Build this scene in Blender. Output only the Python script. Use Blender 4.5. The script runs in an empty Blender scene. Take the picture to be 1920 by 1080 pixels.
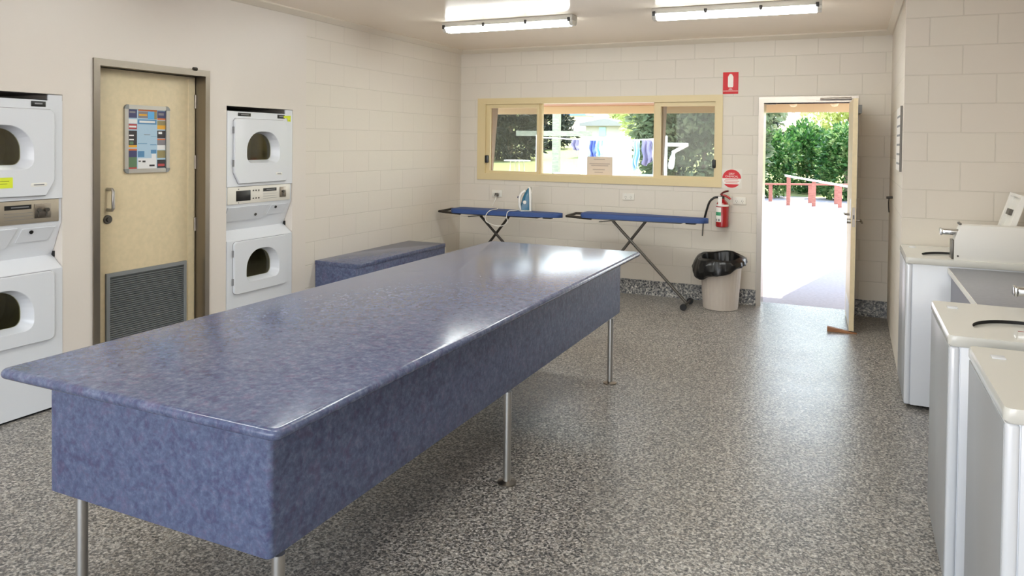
import bpy, bmesh, math, random
from mathutils import Vector, Matrix
random.seed(11)
scene = bpy.context.scene
COL = scene.collection
R = math.radians

# ------------------------------------------------------------------ camera
def make_camera():
    yaw, pitch, roll = R(24.8017), R(1.1273), R(0.6576)
    F = Vector((-math.sin(yaw)*math.cos(pitch), math.cos(yaw)*math.cos(pitch), -math.sin(pitch)))
    Rt = Vector((math.cos(yaw), math.sin(yaw), 0))
    U = Rt.cross(F)
    R2 = Rt*math.cos(roll) + U*math.sin(roll)
    U2 = U*math.cos(roll) - Rt*math.sin(roll)
    cam = bpy.data.cameras.new('camera')
    cam.sensor_width = 36.0
    cam.lens = 1383.1087/1920*36
    cam.shift_y = -(540-295.4903)/1920
    cam.clip_start = 0.05
    cam.clip_end = 500
    o = bpy.data.objects.new('camera', cam)
    M = Matrix((R2, U2, -F)).transposed().to_4x4()
    M.translation = Vector((0, 0, 1.627))
    o.matrix_world = M
    COL.objects.link(o)
    scene.camera = o
make_camera()

# ------------------------------------------------------------------ light, exposure
scene.view_settings.view_transform = 'Standard'
scene.view_settings.look = 'None'
scene.view_settings.exposure = 0.95
scene.view_settings.gamma = 1.0
scene.view_settings.use_curve_mapping = False
scene.cycles.use_denoising = True
scene.cycles.max_bounces = 10
scene.cycles.diffuse_bounces = 6
scene.cycles.glossy_bounces = 4
scene.cycles.transparent_max_bounces = 16
scene.cycles.sample_clamp_indirect = 6.0
scene.cycles.caustics_reflective = False
scene.cycles.caustics_refractive = False

SKY = 3.5
SUN = 9.0
LAMP = 19.0

def make_world():
    w = bpy.data.worlds.new('sky')
    w.use_nodes = True
    nt = w.node_tree
    nt.nodes.clear()
    out = nt.nodes.new('ShaderNodeOutputWorld')
    bg = nt.nodes.new('ShaderNodeBackground')
    tc = nt.nodes.new('ShaderNodeTexCoord')
    sp = nt.nodes.new('ShaderNodeSeparateXYZ')
    rp = nt.nodes.new('ShaderNodeValToRGB')
    e = rp.color_ramp.elements
    e[0].position = 0.0; e[0].color = (1.0, 0.98, 0.95, 1)
    e[1].position = 0.7; e[1].color = (0.52, 0.72, 1.0, 1)
    k = e.new(0.2); k.color = (0.82, 0.91, 1.0, 1)
    nt.links.new(tc.outputs['Generated'], sp.inputs[0])
    nt.links.new(sp.outputs['Z'], rp.inputs[0])
    nt.links.new(rp.outputs[0], bg.inputs[0])
    bg.inputs[1].default_value = SKY
    nt.links.new(bg.outputs[0], out.inputs[0])
    scene.world = w
make_world()

def make_sun():
    l = bpy.data.lights.new('sun', 'SUN')
    l.energy = SUN
    l.angle = R(0.6)
    l.color = (1.0, 0.95, 0.86)
    o = bpy.data.objects.new('sun', l)
    d = Vector((-0.20, -0.39, -1.0))
    o.rotation_euler = d.to_track_quat('-Z', 'Y').to_euler()
    o.location = (2, 14, 20)
    COL.objects.link(o)
make_sun()

def portal(name, loc, rot, sx, sy):
    l = bpy.data.lights.new(name, 'AREA')
    l.shape = 'RECTANGLE'; l.size = sx; l.size_y = sy
    l.cycles.is_portal = True
    o = bpy.data.objects.new(name, l)
    o.location = loc; o.rotation_euler = rot
    COL.objects.link(o)
portal('window_daylight_portal', (-2.66, 8.10, 1.67), (R(-90), 0, 0), 2.8, 0.92)
portal('doorway_daylight_portal', (-0.41, 8.10, 1.03), (R(-90), 0, 0), 0.84, 2.06)
portal('rear_daylight_portal', (-1.55, -2.42, 1.25), (R(90), 0, 0), 4.9, 2.4)

# ------------------------------------------------------------------ materials
def lin(c):
    return tuple(((v/255)/12.92 if v/255 <= 0.04045 else ((v/255+0.055)/1.055)**2.4) for v in c) + (1,)

class NT:
    """small helper around a Principled material"""
    def __init__(s, name, col=(200, 200, 200), rough=0.5, metal=0.0, spec=0.5, coat=0.0):
        m = bpy.data.materials.new(name); m.use_nodes = True
        s.m = m; s.nt = m.node_tree
        s.b = s.nt.nodes['Principled BSDF']
        s.b.inputs['Base Color'].default_value = lin(col)
        s.b.inputs['Roughness'].default_value = rough
        s.b.inputs['Metallic'].default_value = metal
        s.b.inputs['Specular IOR Level'].default_value = spec
        s.b.inputs['Coat Weight'].default_value = coat
        s.tc = None
    def node(s, t, **kw):
        n = s.nt.nodes.new(t)
        for k, v in kw.items(): setattr(n, k, v)
        return n
    def link(s, a, b): s.nt.links.new(a, b)
    def coord(s, scale=(1, 1, 1), out='Object', rot=(0, 0, 0), loc=(0, 0, 0)):
        tc = s.node('ShaderNodeTexCoord'); mp = s.node('ShaderNodeMapping')
        mp.inputs['Scale'].default_value = scale
        mp.inputs['Rotation'].default_value = rot
        mp.inputs['Location'].default_value = loc
        s.link(tc.outputs[out], mp.inputs[0])
        return mp.outputs[0]
    def noise(s, vec, scale, detail=2, rough=0.5, dist=0.0):
        n = s.node('ShaderNodeTexNoise')
        n.inputs['Scale'].default_value = scale; n.inputs['Detail'].default_value = detail
        n.inputs['Roughness'].default_value = rough; n.inputs['Distortion'].default_value = dist
        s.link(vec, n.inputs['Vector'])
        return n.outputs['Fac']
    def ramp(s, fac, stops, interp='LINEAR'):
        r = s.node('ShaderNodeValToRGB'); r.color_ramp.interpolation = interp
        e = r.color_ramp.elements
        while len(e) < len(stops): e.new(0.5)
        for el, (p, c) in zip(e, stops):
            el.position = p; el.color = lin(c) if len(c) == 3 else c
        s.link(fac, r.inputs[0])
        return r.outputs[0]
    def base(s, sock): s.link(sock, s.b.inputs['Base Color'])
    def bump(s, h, dist=0.002, strength=0.5, prev=None):
        b = s.node('ShaderNodeBump')
        b.inputs['Distance'].default_value = dist; b.inputs['Strength'].default_value = strength
        s.link(h, b.inputs['Height'])
        if prev is not None: s.link(prev, b.inputs['Normal'])
        s.link(b.outputs[0], s.b.inputs['Normal'])
        return b.outputs[0]

def plain(name, col, rough=0.5, metal=0.0, spec=0.5, bump=0.0, bscale=60, coat=0.0, var=0.0):
    t = NT(name, col, rough, metal, spec, coat)
    if bump or var:
        v = t.coord()
        f = t.noise(v, bscale, 3)
        if bump: t.bump(f, bump, 0.6)
        if var:
            d = tuple(max(0, int(c*(1-var))) for c in col); u = tuple(min(255, int(c*(1+var))) for c in col)
            t.base(t.ramp(f, [(0.3, d), (0.7, u)]))
    return t.m

WALLC = (217, 209, 198)
def block_wall(name, axes, bump=0.0035):
    """painted concrete blocks 400 x 200; axes: which object axis runs along the wall"""
    t = NT(name, WALLC, 0.55, 0, 0.35)
    tc = t.node('ShaderNodeTexCoord'); sp = t.node('ShaderNodeSeparateXYZ'); cb = t.node('ShaderNodeCombineXYZ')
    t.link(tc.outputs['Object'], sp.inputs[0])
    t.link(sp.outputs[axes[0]], cb.inputs[0])
    ad = t.node('ShaderNodeMath', operation='ADD'); ad.inputs[1].default_value = 1.867
    t.link(sp.outputs['Z'], ad.inputs[0]); t.link(ad.outputs[0], cb.inputs[1])
    ax = t.node('ShaderNodeVectorMath', operation='ADD'); ax.inputs[1].default_value = (axes[1], 0, 0)
    t.link(cb.outputs[0], ax.inputs[0])
    br = t.node('ShaderNodeTexBrick')
    br.offset = 0.5
    for k, v in (('Scale', 1.0), ('Mortar Size', 0.0045), ('Mortar Smooth', 0.6), ('Brick Width', 0.4), ('Row Height', 0.2), ('Bias', 0)):
        br.inputs[k].default_value = v
    br.inputs['Color1'].default_value = lin(WALLC)
    br.inputs['Color2'].default_value = lin((218, 211, 199))
    br.inputs['Mortar'].default_value = lin((209, 202, 190))  # joint paint darkened for the shade in the recessed joints
    t.link(ax.outputs[0], br.inputs['Vector'])
    t.base(br.outputs['Color'])
    inv = t.node('ShaderNodeMath', operation='SUBTRACT'); inv.inputs[0].default_value = 1.0
    t.link(br.outputs['Fac'], inv.inputs[1])
    n1 = t.bump(inv.outputs[0], bump, 0.8)
    f = t.noise(tc.outputs['Object'], 45, 4)
    t.bump(f, 0.0012, 0.35, n1)
    return t.m

def m_floor(name, scale, cols, rough=0.31, bump=0.0006, coat=0.0):
    t = NT(name, (120, 115, 108), rough, 0, 0.40, coat)
    v = t.coord()
    a = t.noise(v, scale, 2.5, 0.6, 0.6)
    c = t.ramp(a, [(0.36, cols[0]), (0.47, cols[1]), (0.54, cols[2]), (0.64, cols[3])])
    vo = t.node('ShaderNodeTexVoronoi'); vo.inputs['Scale'].default_value = scale*0.9
    t.link(v, vo.inputs['Vector'])
    c2 = t.ramp(vo.outputs['Color'], [(0.25, cols[0]), (0.5, cols[1]), (0.62, cols[4]), (0.8, cols[3])])
    mx = t.node('ShaderNodeMix', data_type='RGBA'); mx.inputs['Factor'].default_value = 0.38
    t.link(c, mx.inputs[6]); t.link(c2, mx.inputs[7])
    t.base(mx.outputs[2])
    big = t.noise(v, 2.2, 3)
    rr = t.node('ShaderNodeMapRange')
    rr.inputs['To Min'].default_value = rough-0.06; rr.inputs['To Max'].default_value = rough+0.08
    t.link(big, rr.inputs['Value']); t.link(rr.outputs[0], t.b.inputs['Roughness'])
    t.bump(a, bump, 0.5)
    return t.m

def m_laminate(name, rough, spec):
    t = NT(name, (100, 104, 140), rough, 0, spec)
    v = t.coord()
    a = t.noise(v, 20, 5, 0.7, 0.5)
    b = t.noise(v, 46, 5, 0.72)
    c = t.ramp(a, [(0.30, (84, 71, 100)), (0.42, (69, 75, 105)), (0.52, (84, 99, 126)), (0.60, (96, 96, 124)), (0.72, (87, 74, 103))])
    d = t.ramp(b, [(0.32, (54, 60, 86)), (0.5, (88, 93, 124)), (0.68, (132, 141, 164))])
    mx = t.node('ShaderNodeMix', data_type='RGBA'); mx.inputs['Factor'].default_value = 0.42
    t.link(c, mx.inputs[6]); t.link(d, mx.inputs[7])
    t.base(mx.outputs[2])
    return t.m

def m_steel(name='brushed_steel', col=(190, 188, 184), rough=0.32):
    t = NT(name, col, rough, 1.0)
    v = t.coord((1, 1, 60))
    f = t.noise(v, 30, 3)
    t.bump(f, 0.0003, 0.4)
    return t.m

def m_glass(name, tint=(255, 255, 255), gloss=0.06, rough=0.02):
    m = bpy.data.materials.new(name); m.use_nodes = True
    nt = m.node_tree; nt.nodes.clear()
    o = nt.nodes.new('ShaderNodeOutputMaterial'); mx = nt.nodes.new('ShaderNodeMixShader')
    tr = nt.nodes.new('ShaderNodeBsdfTransparent'); gl = nt.nodes.new('ShaderNodeBsdfGlossy')
    tr.inputs[0].default_value = lin(tint); gl.inputs['Roughness'].default_value = rough
    mx.inputs[0].default_value = gloss
    nt.links.new(tr.outputs[0], mx.inputs[1]); nt.links.new(gl.outputs[0], mx.inputs[2]); nt.links.new(mx.outputs[0], o.inputs[0])
    return m

def m_screen():
    m = bpy.data.materials.new('fly_screen_mesh'); m.use_nodes = True
    nt = m.node_tree; nt.nodes.clear()
    o = nt.nodes.new('ShaderNodeOutputMaterial'); mx = nt.nodes.new('ShaderNodeMixShader')
    tr = nt.nodes.new('ShaderNodeBsdfTransparent'); df = nt.nodes.new('ShaderNodeBsdfDiffuse')
    df.inputs[0].default_value = lin((120, 118, 112)); mx.inputs[0].default_value = 0.5
    nt.links.new(tr.outputs[0], mx.inputs[1]); nt.links.new(df.outputs[0], mx.inputs[2]); nt.links.new(mx.outputs[0], o.inputs[0])
    return m

def m_emit(name, col, strength):
    m = bpy.data.materials.new(name); m.use_nodes = True
    nt = m.node_tree; nt.nodes.clear()
    o = nt.nodes.new('ShaderNodeOutputMaterial'); e = nt.nodes.new('ShaderNodeEmission')
    e.inputs[0].default_value = lin(col); e.inputs[1].default_value = strength
    nt.links.new(e.outputs[0], o.inputs[0])
    return m

def m_leaf(name, cols, scale=3.0, trans=0.35):
    t = NT(name, cols[1], 0.5, 0, 0.4)
    v = t.coord()
    f = t.noise(v, scale, 4, 0.7)
    c = t.ramp(f, [(0.3, cols[0]), (0.5, cols[1]), (0.68, cols[2])])
    t.base(c)
    tl = t.node('ShaderNodeBsdfTranslucent'); t.link(c, tl.inputs[0])
    mx = t.node('ShaderNodeMixShader'); mx.inputs[0].default_value = trans
    out = t.nt.nodes['Material Output']
    t.link(t.b.outputs[0], mx.inputs[1]); t.link(tl.outputs[0], mx.inputs[2]); t.link(mx.outputs[0], out.inputs[0])
    return t.m

def m_wood(name, a, b, axis_scale=(1, 8, 8), rough=0.6):
    t = NT(name, a, rough)
    v = t.coord(axis_scale)
    f = t.noise(v, 6, 4, 0.6, 1.0)
    t.base(t.ramp(f, [(0.35, a), (0.65, b)]))
    t.bump(f, 0.001, 0.4)
    return t.m

M = {}
M['block_x'] = block_wall('painted_block_along_x', ('X', 20.13), 0.002)
M['block_y'] = block_wall('painted_block_along_y', ('Y', 20.20), 0.0015)
M['block_pier'] = block_wall('painted_block_pier', ('X', 19.93), 0.002)
M['plaster'] = plain('painted_plaster', (217, 209, 200), 0.4, 0, 0.4, 0.0008, 25)
M['ceiling'] = plain('ceiling_gloss_paint', (248, 234, 216), 0.16, 0, 0.55, 0.0003, 6)
M['cornice'] = plain('cornice_paint', (216, 206, 190), 0.35)
M['floor'] = m_floor('speckled_floor', 92, [(48, 48, 51), (106, 103, 100), (146, 141, 134), (208, 203, 196), (158, 148, 134)])
M['granite'] = m_floor('speckled_skirting', 60, [(38, 40, 46), (92, 95, 100), (150, 148, 142), (214, 210, 202), (120, 118, 120)], 0.4)
M['laminate'] = m_laminate('blue_laminate', 0.17, 0.5)
M['laminate_matt'] = m_laminate('blue_laminate_satin', 0.42, 0.35)
M['steel'] = m_steel()
M['steel_dark'] = m_steel('dull_steel', (150, 142, 132), 0.3)
M['chrome'] = plain('chrome', (214, 214, 212), 0.12, 1.0)
M['cream_door'] = plain('cream_door_paint', (216, 199, 164), 0.45, 0, 0.4, 0.0004, 30, 0, 0.02)
M['cream_metal'] = plain('cream_window_paint', (216, 198, 154), 0.4)
M['white'] = plain('white_enamel', (216, 219, 224), 0.25, 0, 0.5, 0, 60, 0.25)
M['white_gloss'] = plain('white_gloss_enamel', (216, 219, 224), 0.12, 0, 0.5, 0, 60, 0.6)
M['front_grey_reflection'] = plain('washer_front_reflection', (158, 160, 162), 0.3, 0, 0.4)  # white front greyed to paint its reflection of the dark floor
M['washer_top'] = plain('washer_top_enamel', (214, 213, 206), 0.2, 0, 0.5, 0, 60, 0.3)
M['white_plastic'] = plain('white_plastic', (228, 226, 220), 0.45)
M['outlet'] = plain('outlet_plastic', (228, 224, 214), 0.4)
M['beige_panel'] = plain('beige_coin_panel', (168, 158, 142), 0.35, 0.5)
M['pale_panel'] = plain('pale_control_panel', (222, 218, 208), 0.35)
M['black'] = plain('black_plastic', (18, 18, 18), 0.35)
M['gap'] = plain('gap_shade_black', (6, 6, 6), 0.9)  # near-black painting the shade in the gaps around the dryers
M['rubber'] = plain('black_rubber', (22, 22, 23), 0.55)
M['grey_mark'] = plain('grey_print', (130, 130, 132), 0.5)
M['yellow'] = plain('yellow_sticker', (214, 226, 52), 0.6)
M['yellow_ink'] = plain('sticker_print', (140, 150, 40), 0.6)
M['drum'] = plain('galvanised_drum', (200, 196, 158), 0.4, 0.25, 0.5, 0, 20, 0, 0.06)
M['dryer_glass'] = m_glass('tinted_dryer_glass', (200, 198, 164), 0.10, 0.05)
M['glass'] = m_glass('window_glass', (252, 254, 252), 0.012)
M['screen'] = m_screen()
M['vent'] = plain('grey_vent_metal', (112, 116, 116), 0.5, 0.35)
M['vent_frame'] = plain('grey_vent_frame', (138, 141, 142), 0.42, 0.4)
M['red'] = plain('extinguisher_red', (160, 14, 20), 0.25, 0, 0.5, 0, 60, 0.4)
M['dark_red'] = plain('dark_red_paint', (92, 22, 22), 0.35)
M['sign_red'] = plain('sign_red', (206, 24, 36), 0.45)
M['sign_white'] = plain('sign_white', (238, 234, 228), 0.5)
M['pink_print'] = plain('pale_red_print', (222, 158, 154), 0.6)
M['green'] = plain('green_label', (62, 150, 108), 0.5)
M['blue_cloth'] = plain('blue_ironing_cover', (48, 74, 128), 0.6, 0, 0.4, 0.0008, 300, 0, 0.08)
M['leg_dark'] = plain('dark_leg_paint', (52, 46, 40), 0.4, 0.4)
M['leg_grey'] = plain('grey_leg_paint', (96, 92, 86), 0.35, 0.6)
M['teal'] = plain('teal_plastic', (44, 102, 130), 0.25)
M['bin_grey'] = plain('bin_plastic', (196, 186, 176), 0.5)
M['bag'] = plain('black_bin_bag', (16, 16, 17), 0.28, 0, 0.5)
M['lamp'] = m_emit('lit_diffuser', (250, 255, 252), LAMP)
M['fixture'] = plain('light_fitting_white', (205, 202, 194), 0.4)
M['clip'] = plain('dark_clip', (42, 38, 34), 0.4)
M['clear'] = plain('clear_end_cap', (216, 214, 206), 0.15)
M['wedge'] = m_wood('wedge_timber', (128, 82, 52), (164, 114, 74))
M['rail'] = m_wood('red_timber', (142, 84, 72), (172, 112, 96))
M['rail_white'] = plain('white_paint_and_sunlit_rail', (238, 232, 226), 0.5)  # white paint; also paints the sunlit top of the ramp rail
M['concrete'] = plain('pale_concrete', (150, 142, 142), 0.8, 0, 0.3, 0.002, 30, 0, 0.04)
M['grass'] = plain('pale_grass', (130, 132, 86), 0.95, 0, 0.1, 0.01, 8, 0, 0.1)
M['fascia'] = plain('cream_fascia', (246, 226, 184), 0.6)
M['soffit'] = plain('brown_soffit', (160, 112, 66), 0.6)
M['leaf'] = m_leaf('broad_leaf', [(20, 50, 18), (54, 96, 40), (150, 172, 108)], 2.5)  # palest stop paints sunlit highlights on the leaves
M['leaf_dark'] = m_leaf('dark_needle', [(26, 32, 28), (46, 52, 42), (76, 80, 62)], 1.2, 0.15)
M['leaf_grey'] = m_leaf('grey_green_leaf', [(64, 76, 56), (98, 114, 80), (138, 146, 108)], 1.0, 0.3)  # grey green lightened to paint haze over the tree
M['leaf_pale'] = m_leaf('pale_leaf', [(140, 156, 92), (190, 198, 130), (224, 226, 176)], 1.0, 0.4)
M['bark'] = m_wood('bark', (92, 80, 66), (140, 126, 106))
M['post_green'] = m_wood('weathered_post', (112, 118, 98), (150, 152, 130))
M['cloth_white'] = plain('white_cotton', (236, 236, 234), 0.9, 0, 0.1)
M['cloth_blue'] = plain('blue_cotton', (108, 124, 186), 0.9, 0, 0.1)
M['cloth_sky'] = plain('pale_blue_cotton', (170, 206, 226), 0.9, 0, 0.1)
M['cloth_grey'] = plain('grey_violet_cotton', (138, 132, 158), 0.9, 0, 0.1)
M['cabin'] = plain('cabin_wall', (186, 183, 180), 0.7)
M['cabin_roof'] = plain('cabin_roof', (146, 144, 144), 0.6)
M['blue_roof'] = plain('blue_roof', (110, 140, 190), 0.6)
M['cabin_glass'] = plain('cabin_glass', (150, 196, 200), 0.2)
M['paper'] = plain('paper_notice', (238, 214, 200), 0.8)
M['paper_ink'] = plain('paper_print', (206, 180, 168), 0.8)
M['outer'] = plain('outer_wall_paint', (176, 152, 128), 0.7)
M['crate'] = plain('grey_crate', (150, 166, 166), 0.6)
for nm, c in dict(p_blue=(92, 168, 220), p_pale=(168, 196, 216), p_navy=(64, 66, 104), p_orange=(214, 116, 60), p_white=(226, 226, 226), p_dark=(52, 48, 52),
                  p_green=(92, 122, 92), p_yellow=(222, 164, 54), p_red=(176, 70, 70), p_grey=(128, 124, 130), p_steel=(84, 134, 176), p_olive=(146, 134, 92)).items():
    M[nm] = plain('poster_' + nm[2:], c, 0.35)

# ------------------------------------------------------------------ mesh builder
class MB:
    def __init__(s):
        s.bm = bmesh.new(); s.mi = 0
    def _mark(s, before):
        for f in s.bm.faces:
            if f.index == -1 or f not in before: pass
    def box(s, x0, x1, y0, y1, z0, z1, bev=0.0, seg=2):
        bm = s.bm
        vs = [bm.verts.new((x, y, z)) for z in (z0, z1) for y in (y0, y1) for x in (x0, x1)]
        q = [(0, 2, 3, 1), (4, 5, 7, 6), (0, 1, 5, 4), (2, 6, 7, 3), (0, 4, 6, 2), (1, 3, 7, 5)]
        fs = [bm.faces.new([vs[i] for i in f]) for f in q]
        for f in fs: f.material_index = s.mi
        if bev:
            es = list({e for f in fs for e in f.edges})
            bmesh.ops.bevel(bm, geom=es, offset=bev, segments=seg, profile=0.5, affect='EDGES', clamp_overlap=True)
        return s
    def loops(s, ls, close0=True, close1=True, ring=True):
        """skin a list of equal-length loops"""
        bm = s.bm
        vv = [[bm.verts.new(p) for p in l] for l in ls]
        n = len(ls[0]); fs = []
        for a, b in zip(vv[:-1], vv[1:]):
            for i in range(n if ring else n-1):
                j = (i+1) % n
                fs.append(bm.faces.new((a[i], a[j], b[j], b[i])))
        if close0: fs.append(bm.faces.new(list(reversed(vv[0]))))
        if close1: fs.append(bm.faces.new(vv[-1]))
        for f in fs: f.material_index = s.mi
        return vv
    def cyl(s, p0, p1, r0, r1=None, n=16):
        r1 = r0 if r1 is None else r1
        p0, p1 = Vector(p0), Vector(p1)
        d = (p1-p0).normalized()
        a = d.orthogonal().normalized(); b = d.cross(a)
        ring = lambda p, r: [p + a*(r*math.cos(2*math.pi*i/n)) + b*(r*math.sin(2*math.pi*i/n)) for i in range(n)]
        s.loops([ring(p0, r0), ring(p1, r1)])
        return s
    def tube(s, pts, r, n=10, smooth=0):
        pts = [Vector(p) for p in pts]
        if smooth:
            P = [pts[0]] + pts + [pts[-1]]; out = []
            for i in range(1, len(P)-2):
                for k in range(smooth):
                    t = k/smooth
                    a, b, c, d = P[i-1], P[i], P[i+1], P[i+2]
                    out.append(0.5*((2*b)+(c-a)*t+(2*a-5*b+4*c-d)*t*t+(3*b-a-3*c+d)*t**3))
            pts = out + [pts[-1]]
        rs = r if isinstance(r, (list, tuple)) else [r]*len(pts)
        if len(rs) != len(pts): rs = [rs[min(len(rs)-1, int(i*len(rs)/len(pts)))] for i in range(len(pts))]
        ls = []; a = None
        for i, p in enumerate(pts):
            d = (pts[min(i+1, len(pts)-1)] - pts[max(i-1, 0)]).normalized()
            if a is None: a = d.orthogonal().normalized()
            else:
                a = a - d*a.dot(d)
                a = a.normalized() if a.length > 1e-6 else d.orthogonal().normalized()
            b = d.cross(a)
            ls.append([p + a*(rs[i]*math.cos(2*math.pi*k/n)) + b*(rs[i]*math.sin(2*math.pi*k/n)) for k in range(n)])
        s.loops(ls)
        return s
    def lathe(s, prof, c=(0, 0, 0), n=32, axis='Z', cap0=True, cap1=True, rib=0.0, nrib=0):
        c = Vector(c); ls = []
        for r, h in prof:
            l = []
            for i in range(n):
                t = 2*math.pi*i/n
                rr = r*(1 + (rib*(1 if (i*nrib*2//n) % 2 else -1) if nrib else 0))
                u, v = rr*math.cos(t), rr*math.sin(t)
                l.append(c + (Vector((u, v, h)) if axis == 'Z' else Vector((h, u, v)) if axis == 'X' else Vector((v, h, u))))
            ls.append(l)
        s.loops(ls, cap0, cap1)
        return s
    def prism(s, pts, axis, a0, a1, bev=0.0, seg=2):
        """polygon in the plane across AXIS, extruded a0..a1; pts in the order of the remaining axes"""
        def P(p, a):
            return (a, p[0], p[1]) if axis == 'X' else (p[0], a, p[1]) if axis == 'Y' else (p[0], p[1], a)
        bm = s.bm
        va = [bm.verts.new(P(p, a0)) for p in pts]; vb = [bm.verts.new(P(p, a1)) for p in pts]
        n = len(pts); fs = [bm.faces.new(va), bm.faces.new(list(reversed(vb)))]
        for i in range(n):
            j = (i+1) % n
            fs.append(bm.faces.new((va[j], va[i], vb[i], vb[j])))
        bmesh.ops.recalc_face_normals(bm, faces=fs)
        for f in fs: f.material_index = s.mi
        if bev:
            es = list({e for f in fs for e in f.edges})
            bmesh.ops.bevel(bm, geom=es, offset=bev, segments=seg, profile=0.5, affect='EDGES', clamp_overlap=True)
        return s
    def poly(s, pts):
        f = s.bm.faces.new([s.bm.verts.new(p) for p in pts]); f.material_index = s.mi
        return s
    def sphere(s, c, r, sc=(1, 1, 1), u=16, v=10):
        mt = Matrix.Translation(c) @ Matrix.Diagonal((sc[0], sc[1], sc[2], 1))
        res = bmesh.ops.create_uvsphere(s.bm, u_segments=u, v_segments=v, radius=r, matrix=mt)
        for vv in res['verts']:
            for f in vv.link_faces: f.material_index = s.mi
        return s
    def build(s, name, mats, parent=None, loc=None, sharp=35, normals=True):
        if not isinstance(mats, (list, tuple)): mats = [mats]
        base = Vector(loc) if loc is not None else (Vector(parent['_w']) if parent is not None else Vector((0, 0, 0)))
        if normals: bmesh.ops.recalc_face_normals(s.bm, faces=s.bm.faces[:])
        if base.length: bmesh.ops.translate(s.bm, verts=s.bm.verts[:], vec=-base)
        me = bpy.data.meshes.new(name)
        s.bm.to_mesh(me); s.bm.free()
        for m in mats: me.materials.append(m)
        if sharp is not None:
            for p in me.polygons: p.use_smooth = True
            me.set_sharp_from_angle(angle=R(sharp))
        o = bpy.data.objects.new(name, me)
        COL.objects.link(o)
        if parent is not None:
            o.parent = parent
            o.location = base - Vector(parent['_w'])
        else:
            o.location = base
        WORLD[o] = base
        return o
WORLD = {}

class Wpos(dict): pass
# world bases are kept on the object only while building
_ORIG = {}
def thing(name, loc, label=None, cat=None, group=None, kind=None):
    o = bpy.data.objects.new(name, None)
    o.empty_display_size = 0.1
    o.location = loc
    o['_w'] = tuple(float(v) for v in loc)
    COL.objects.link(o)
    tag(o, label, cat, group, kind)
    return o
def tag(o, label=None, cat=None, group=None, kind=None):
    if label: o['label'] = label
    if cat: o['category'] = cat
    if group: o['group'] = group
    if kind: o['kind'] = kind
    return o
def sub(o):
    """let a part take sub-parts"""
    p = o.parent
    w = Vector(p['_w']) + o.location if p is not None else o.location
    o['_w'] = tuple(w)
    return o
def copy_tree(o, parent=None):
    c = o.copy(); COL.objects.link(c)
    if parent is not None: c.parent = parent
    for ch in list(o.children): copy_tree(ch, c)
    return c
def dup(o, loc, label=None, group=None):
    c = copy_tree(o); c.location = loc
    c['_w'] = tuple(loc)
    if label: c['label'] = label
    if group: c['group'] = group
    return c

def text(name, s, size, mat, parent, origin, right, up, depth=0.0006, align='CENTER', sx=1.0):
    cu = bpy.data.curves.new(name, 'FONT'); cu.body = s; cu.size = size
    cu.align_x = align; cu.align_y = 'CENTER'; cu.extrude = depth; cu.resolution_u = 3
    to = bpy.data.objects.new(name, cu); COL.objects.link(to)
    bpy.context.view_layer.update()
    me = bpy.data.meshes.new_from_object(to.evaluated_get(bpy.context.evaluated_depsgraph_get()))
    bpy.data.objects.remove(to)
    right, up = Vector(right).normalized(), Vector(up).normalized(); nrm = right.cross(up)
    o0 = Vector(origin); w = Vector(parent['_w'])
    for v in me.vertices:
        x, y, z = v.co
        v.co = o0 + right*(x*sx) + up*y + nrm*z - w
    me.name = name
    me.materials.clear(); me.materials.append(mat)
    o = bpy.data.objects.new(name, me); COL.objects.link(o); o.parent = parent
    return o

def rounded_rect(a0, a1, b0, b1, r, n=6, radii=None):
    """CCW loop; radii for corners (a1b0? ) order: lower-left, lower-right, upper-right, upper-left"""
    rr = radii or [r]*4
    out = []
    for (ca, cb, t0, k) in ((a0, b0, 180, 0), (a1, b0, 270, 1), (a1, b1, 0, 2), (a0, b1, 90, 3)):
        q = max(rr[k], 1e-4)
        cx = ca + q if ca == a0 else ca - q
        cy = cb + q if cb == b0 else cb - q
        for i in range(n+1):
            t = R(t0 + 90*i/n)
            out.append((cx + q*math.cos(t), cy + q*math.sin(t)))
    return out

def ray_loop(poly, c, n=64):
    """sample a polygon (star-shaped about c) at n equal angles"""
    out = []
    for i in range(n):
        t = 2*math.pi*i/n; d = (math.cos(t), math.sin(t)); best = 0.0
        for (x0, y0), (x1, y1) in zip(poly, poly[1:]+poly[:1]):
            ex, ey = x1-x0, y1-y0
            det = d[0]*(-ey) + ex*d[1]
            if abs(det) < 1e-12: continue
            rx, ry = x0-c[0], y0-c[1]
            tt = (rx*(-ey) + ex*ry)/det
            uu = (d[0]*ry - d[1]*rx)/det
            if tt > 0 and -1e-6 <= uu <= 1+1e-6 and tt > best: best = tt
        out.append((c[0]+d[0]*best, c[1]+d[1]*best))
    if len(poly) <= 12:        # keep true corners
        for (px, py) in poly:
            j = min(range(n), key=lambda q: (out[q][0]-px)**2+(out[q][1]-py)**2)
            out[j] = (px, py)
    return out

# ------------------------------------------------------------------ setting
XL, YB, XR, YP, XF, YN, ZC = -4.327, 7.867, 0.321, 5.88, 1.095, -2.2, 2.74
WT = 0.2

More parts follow.
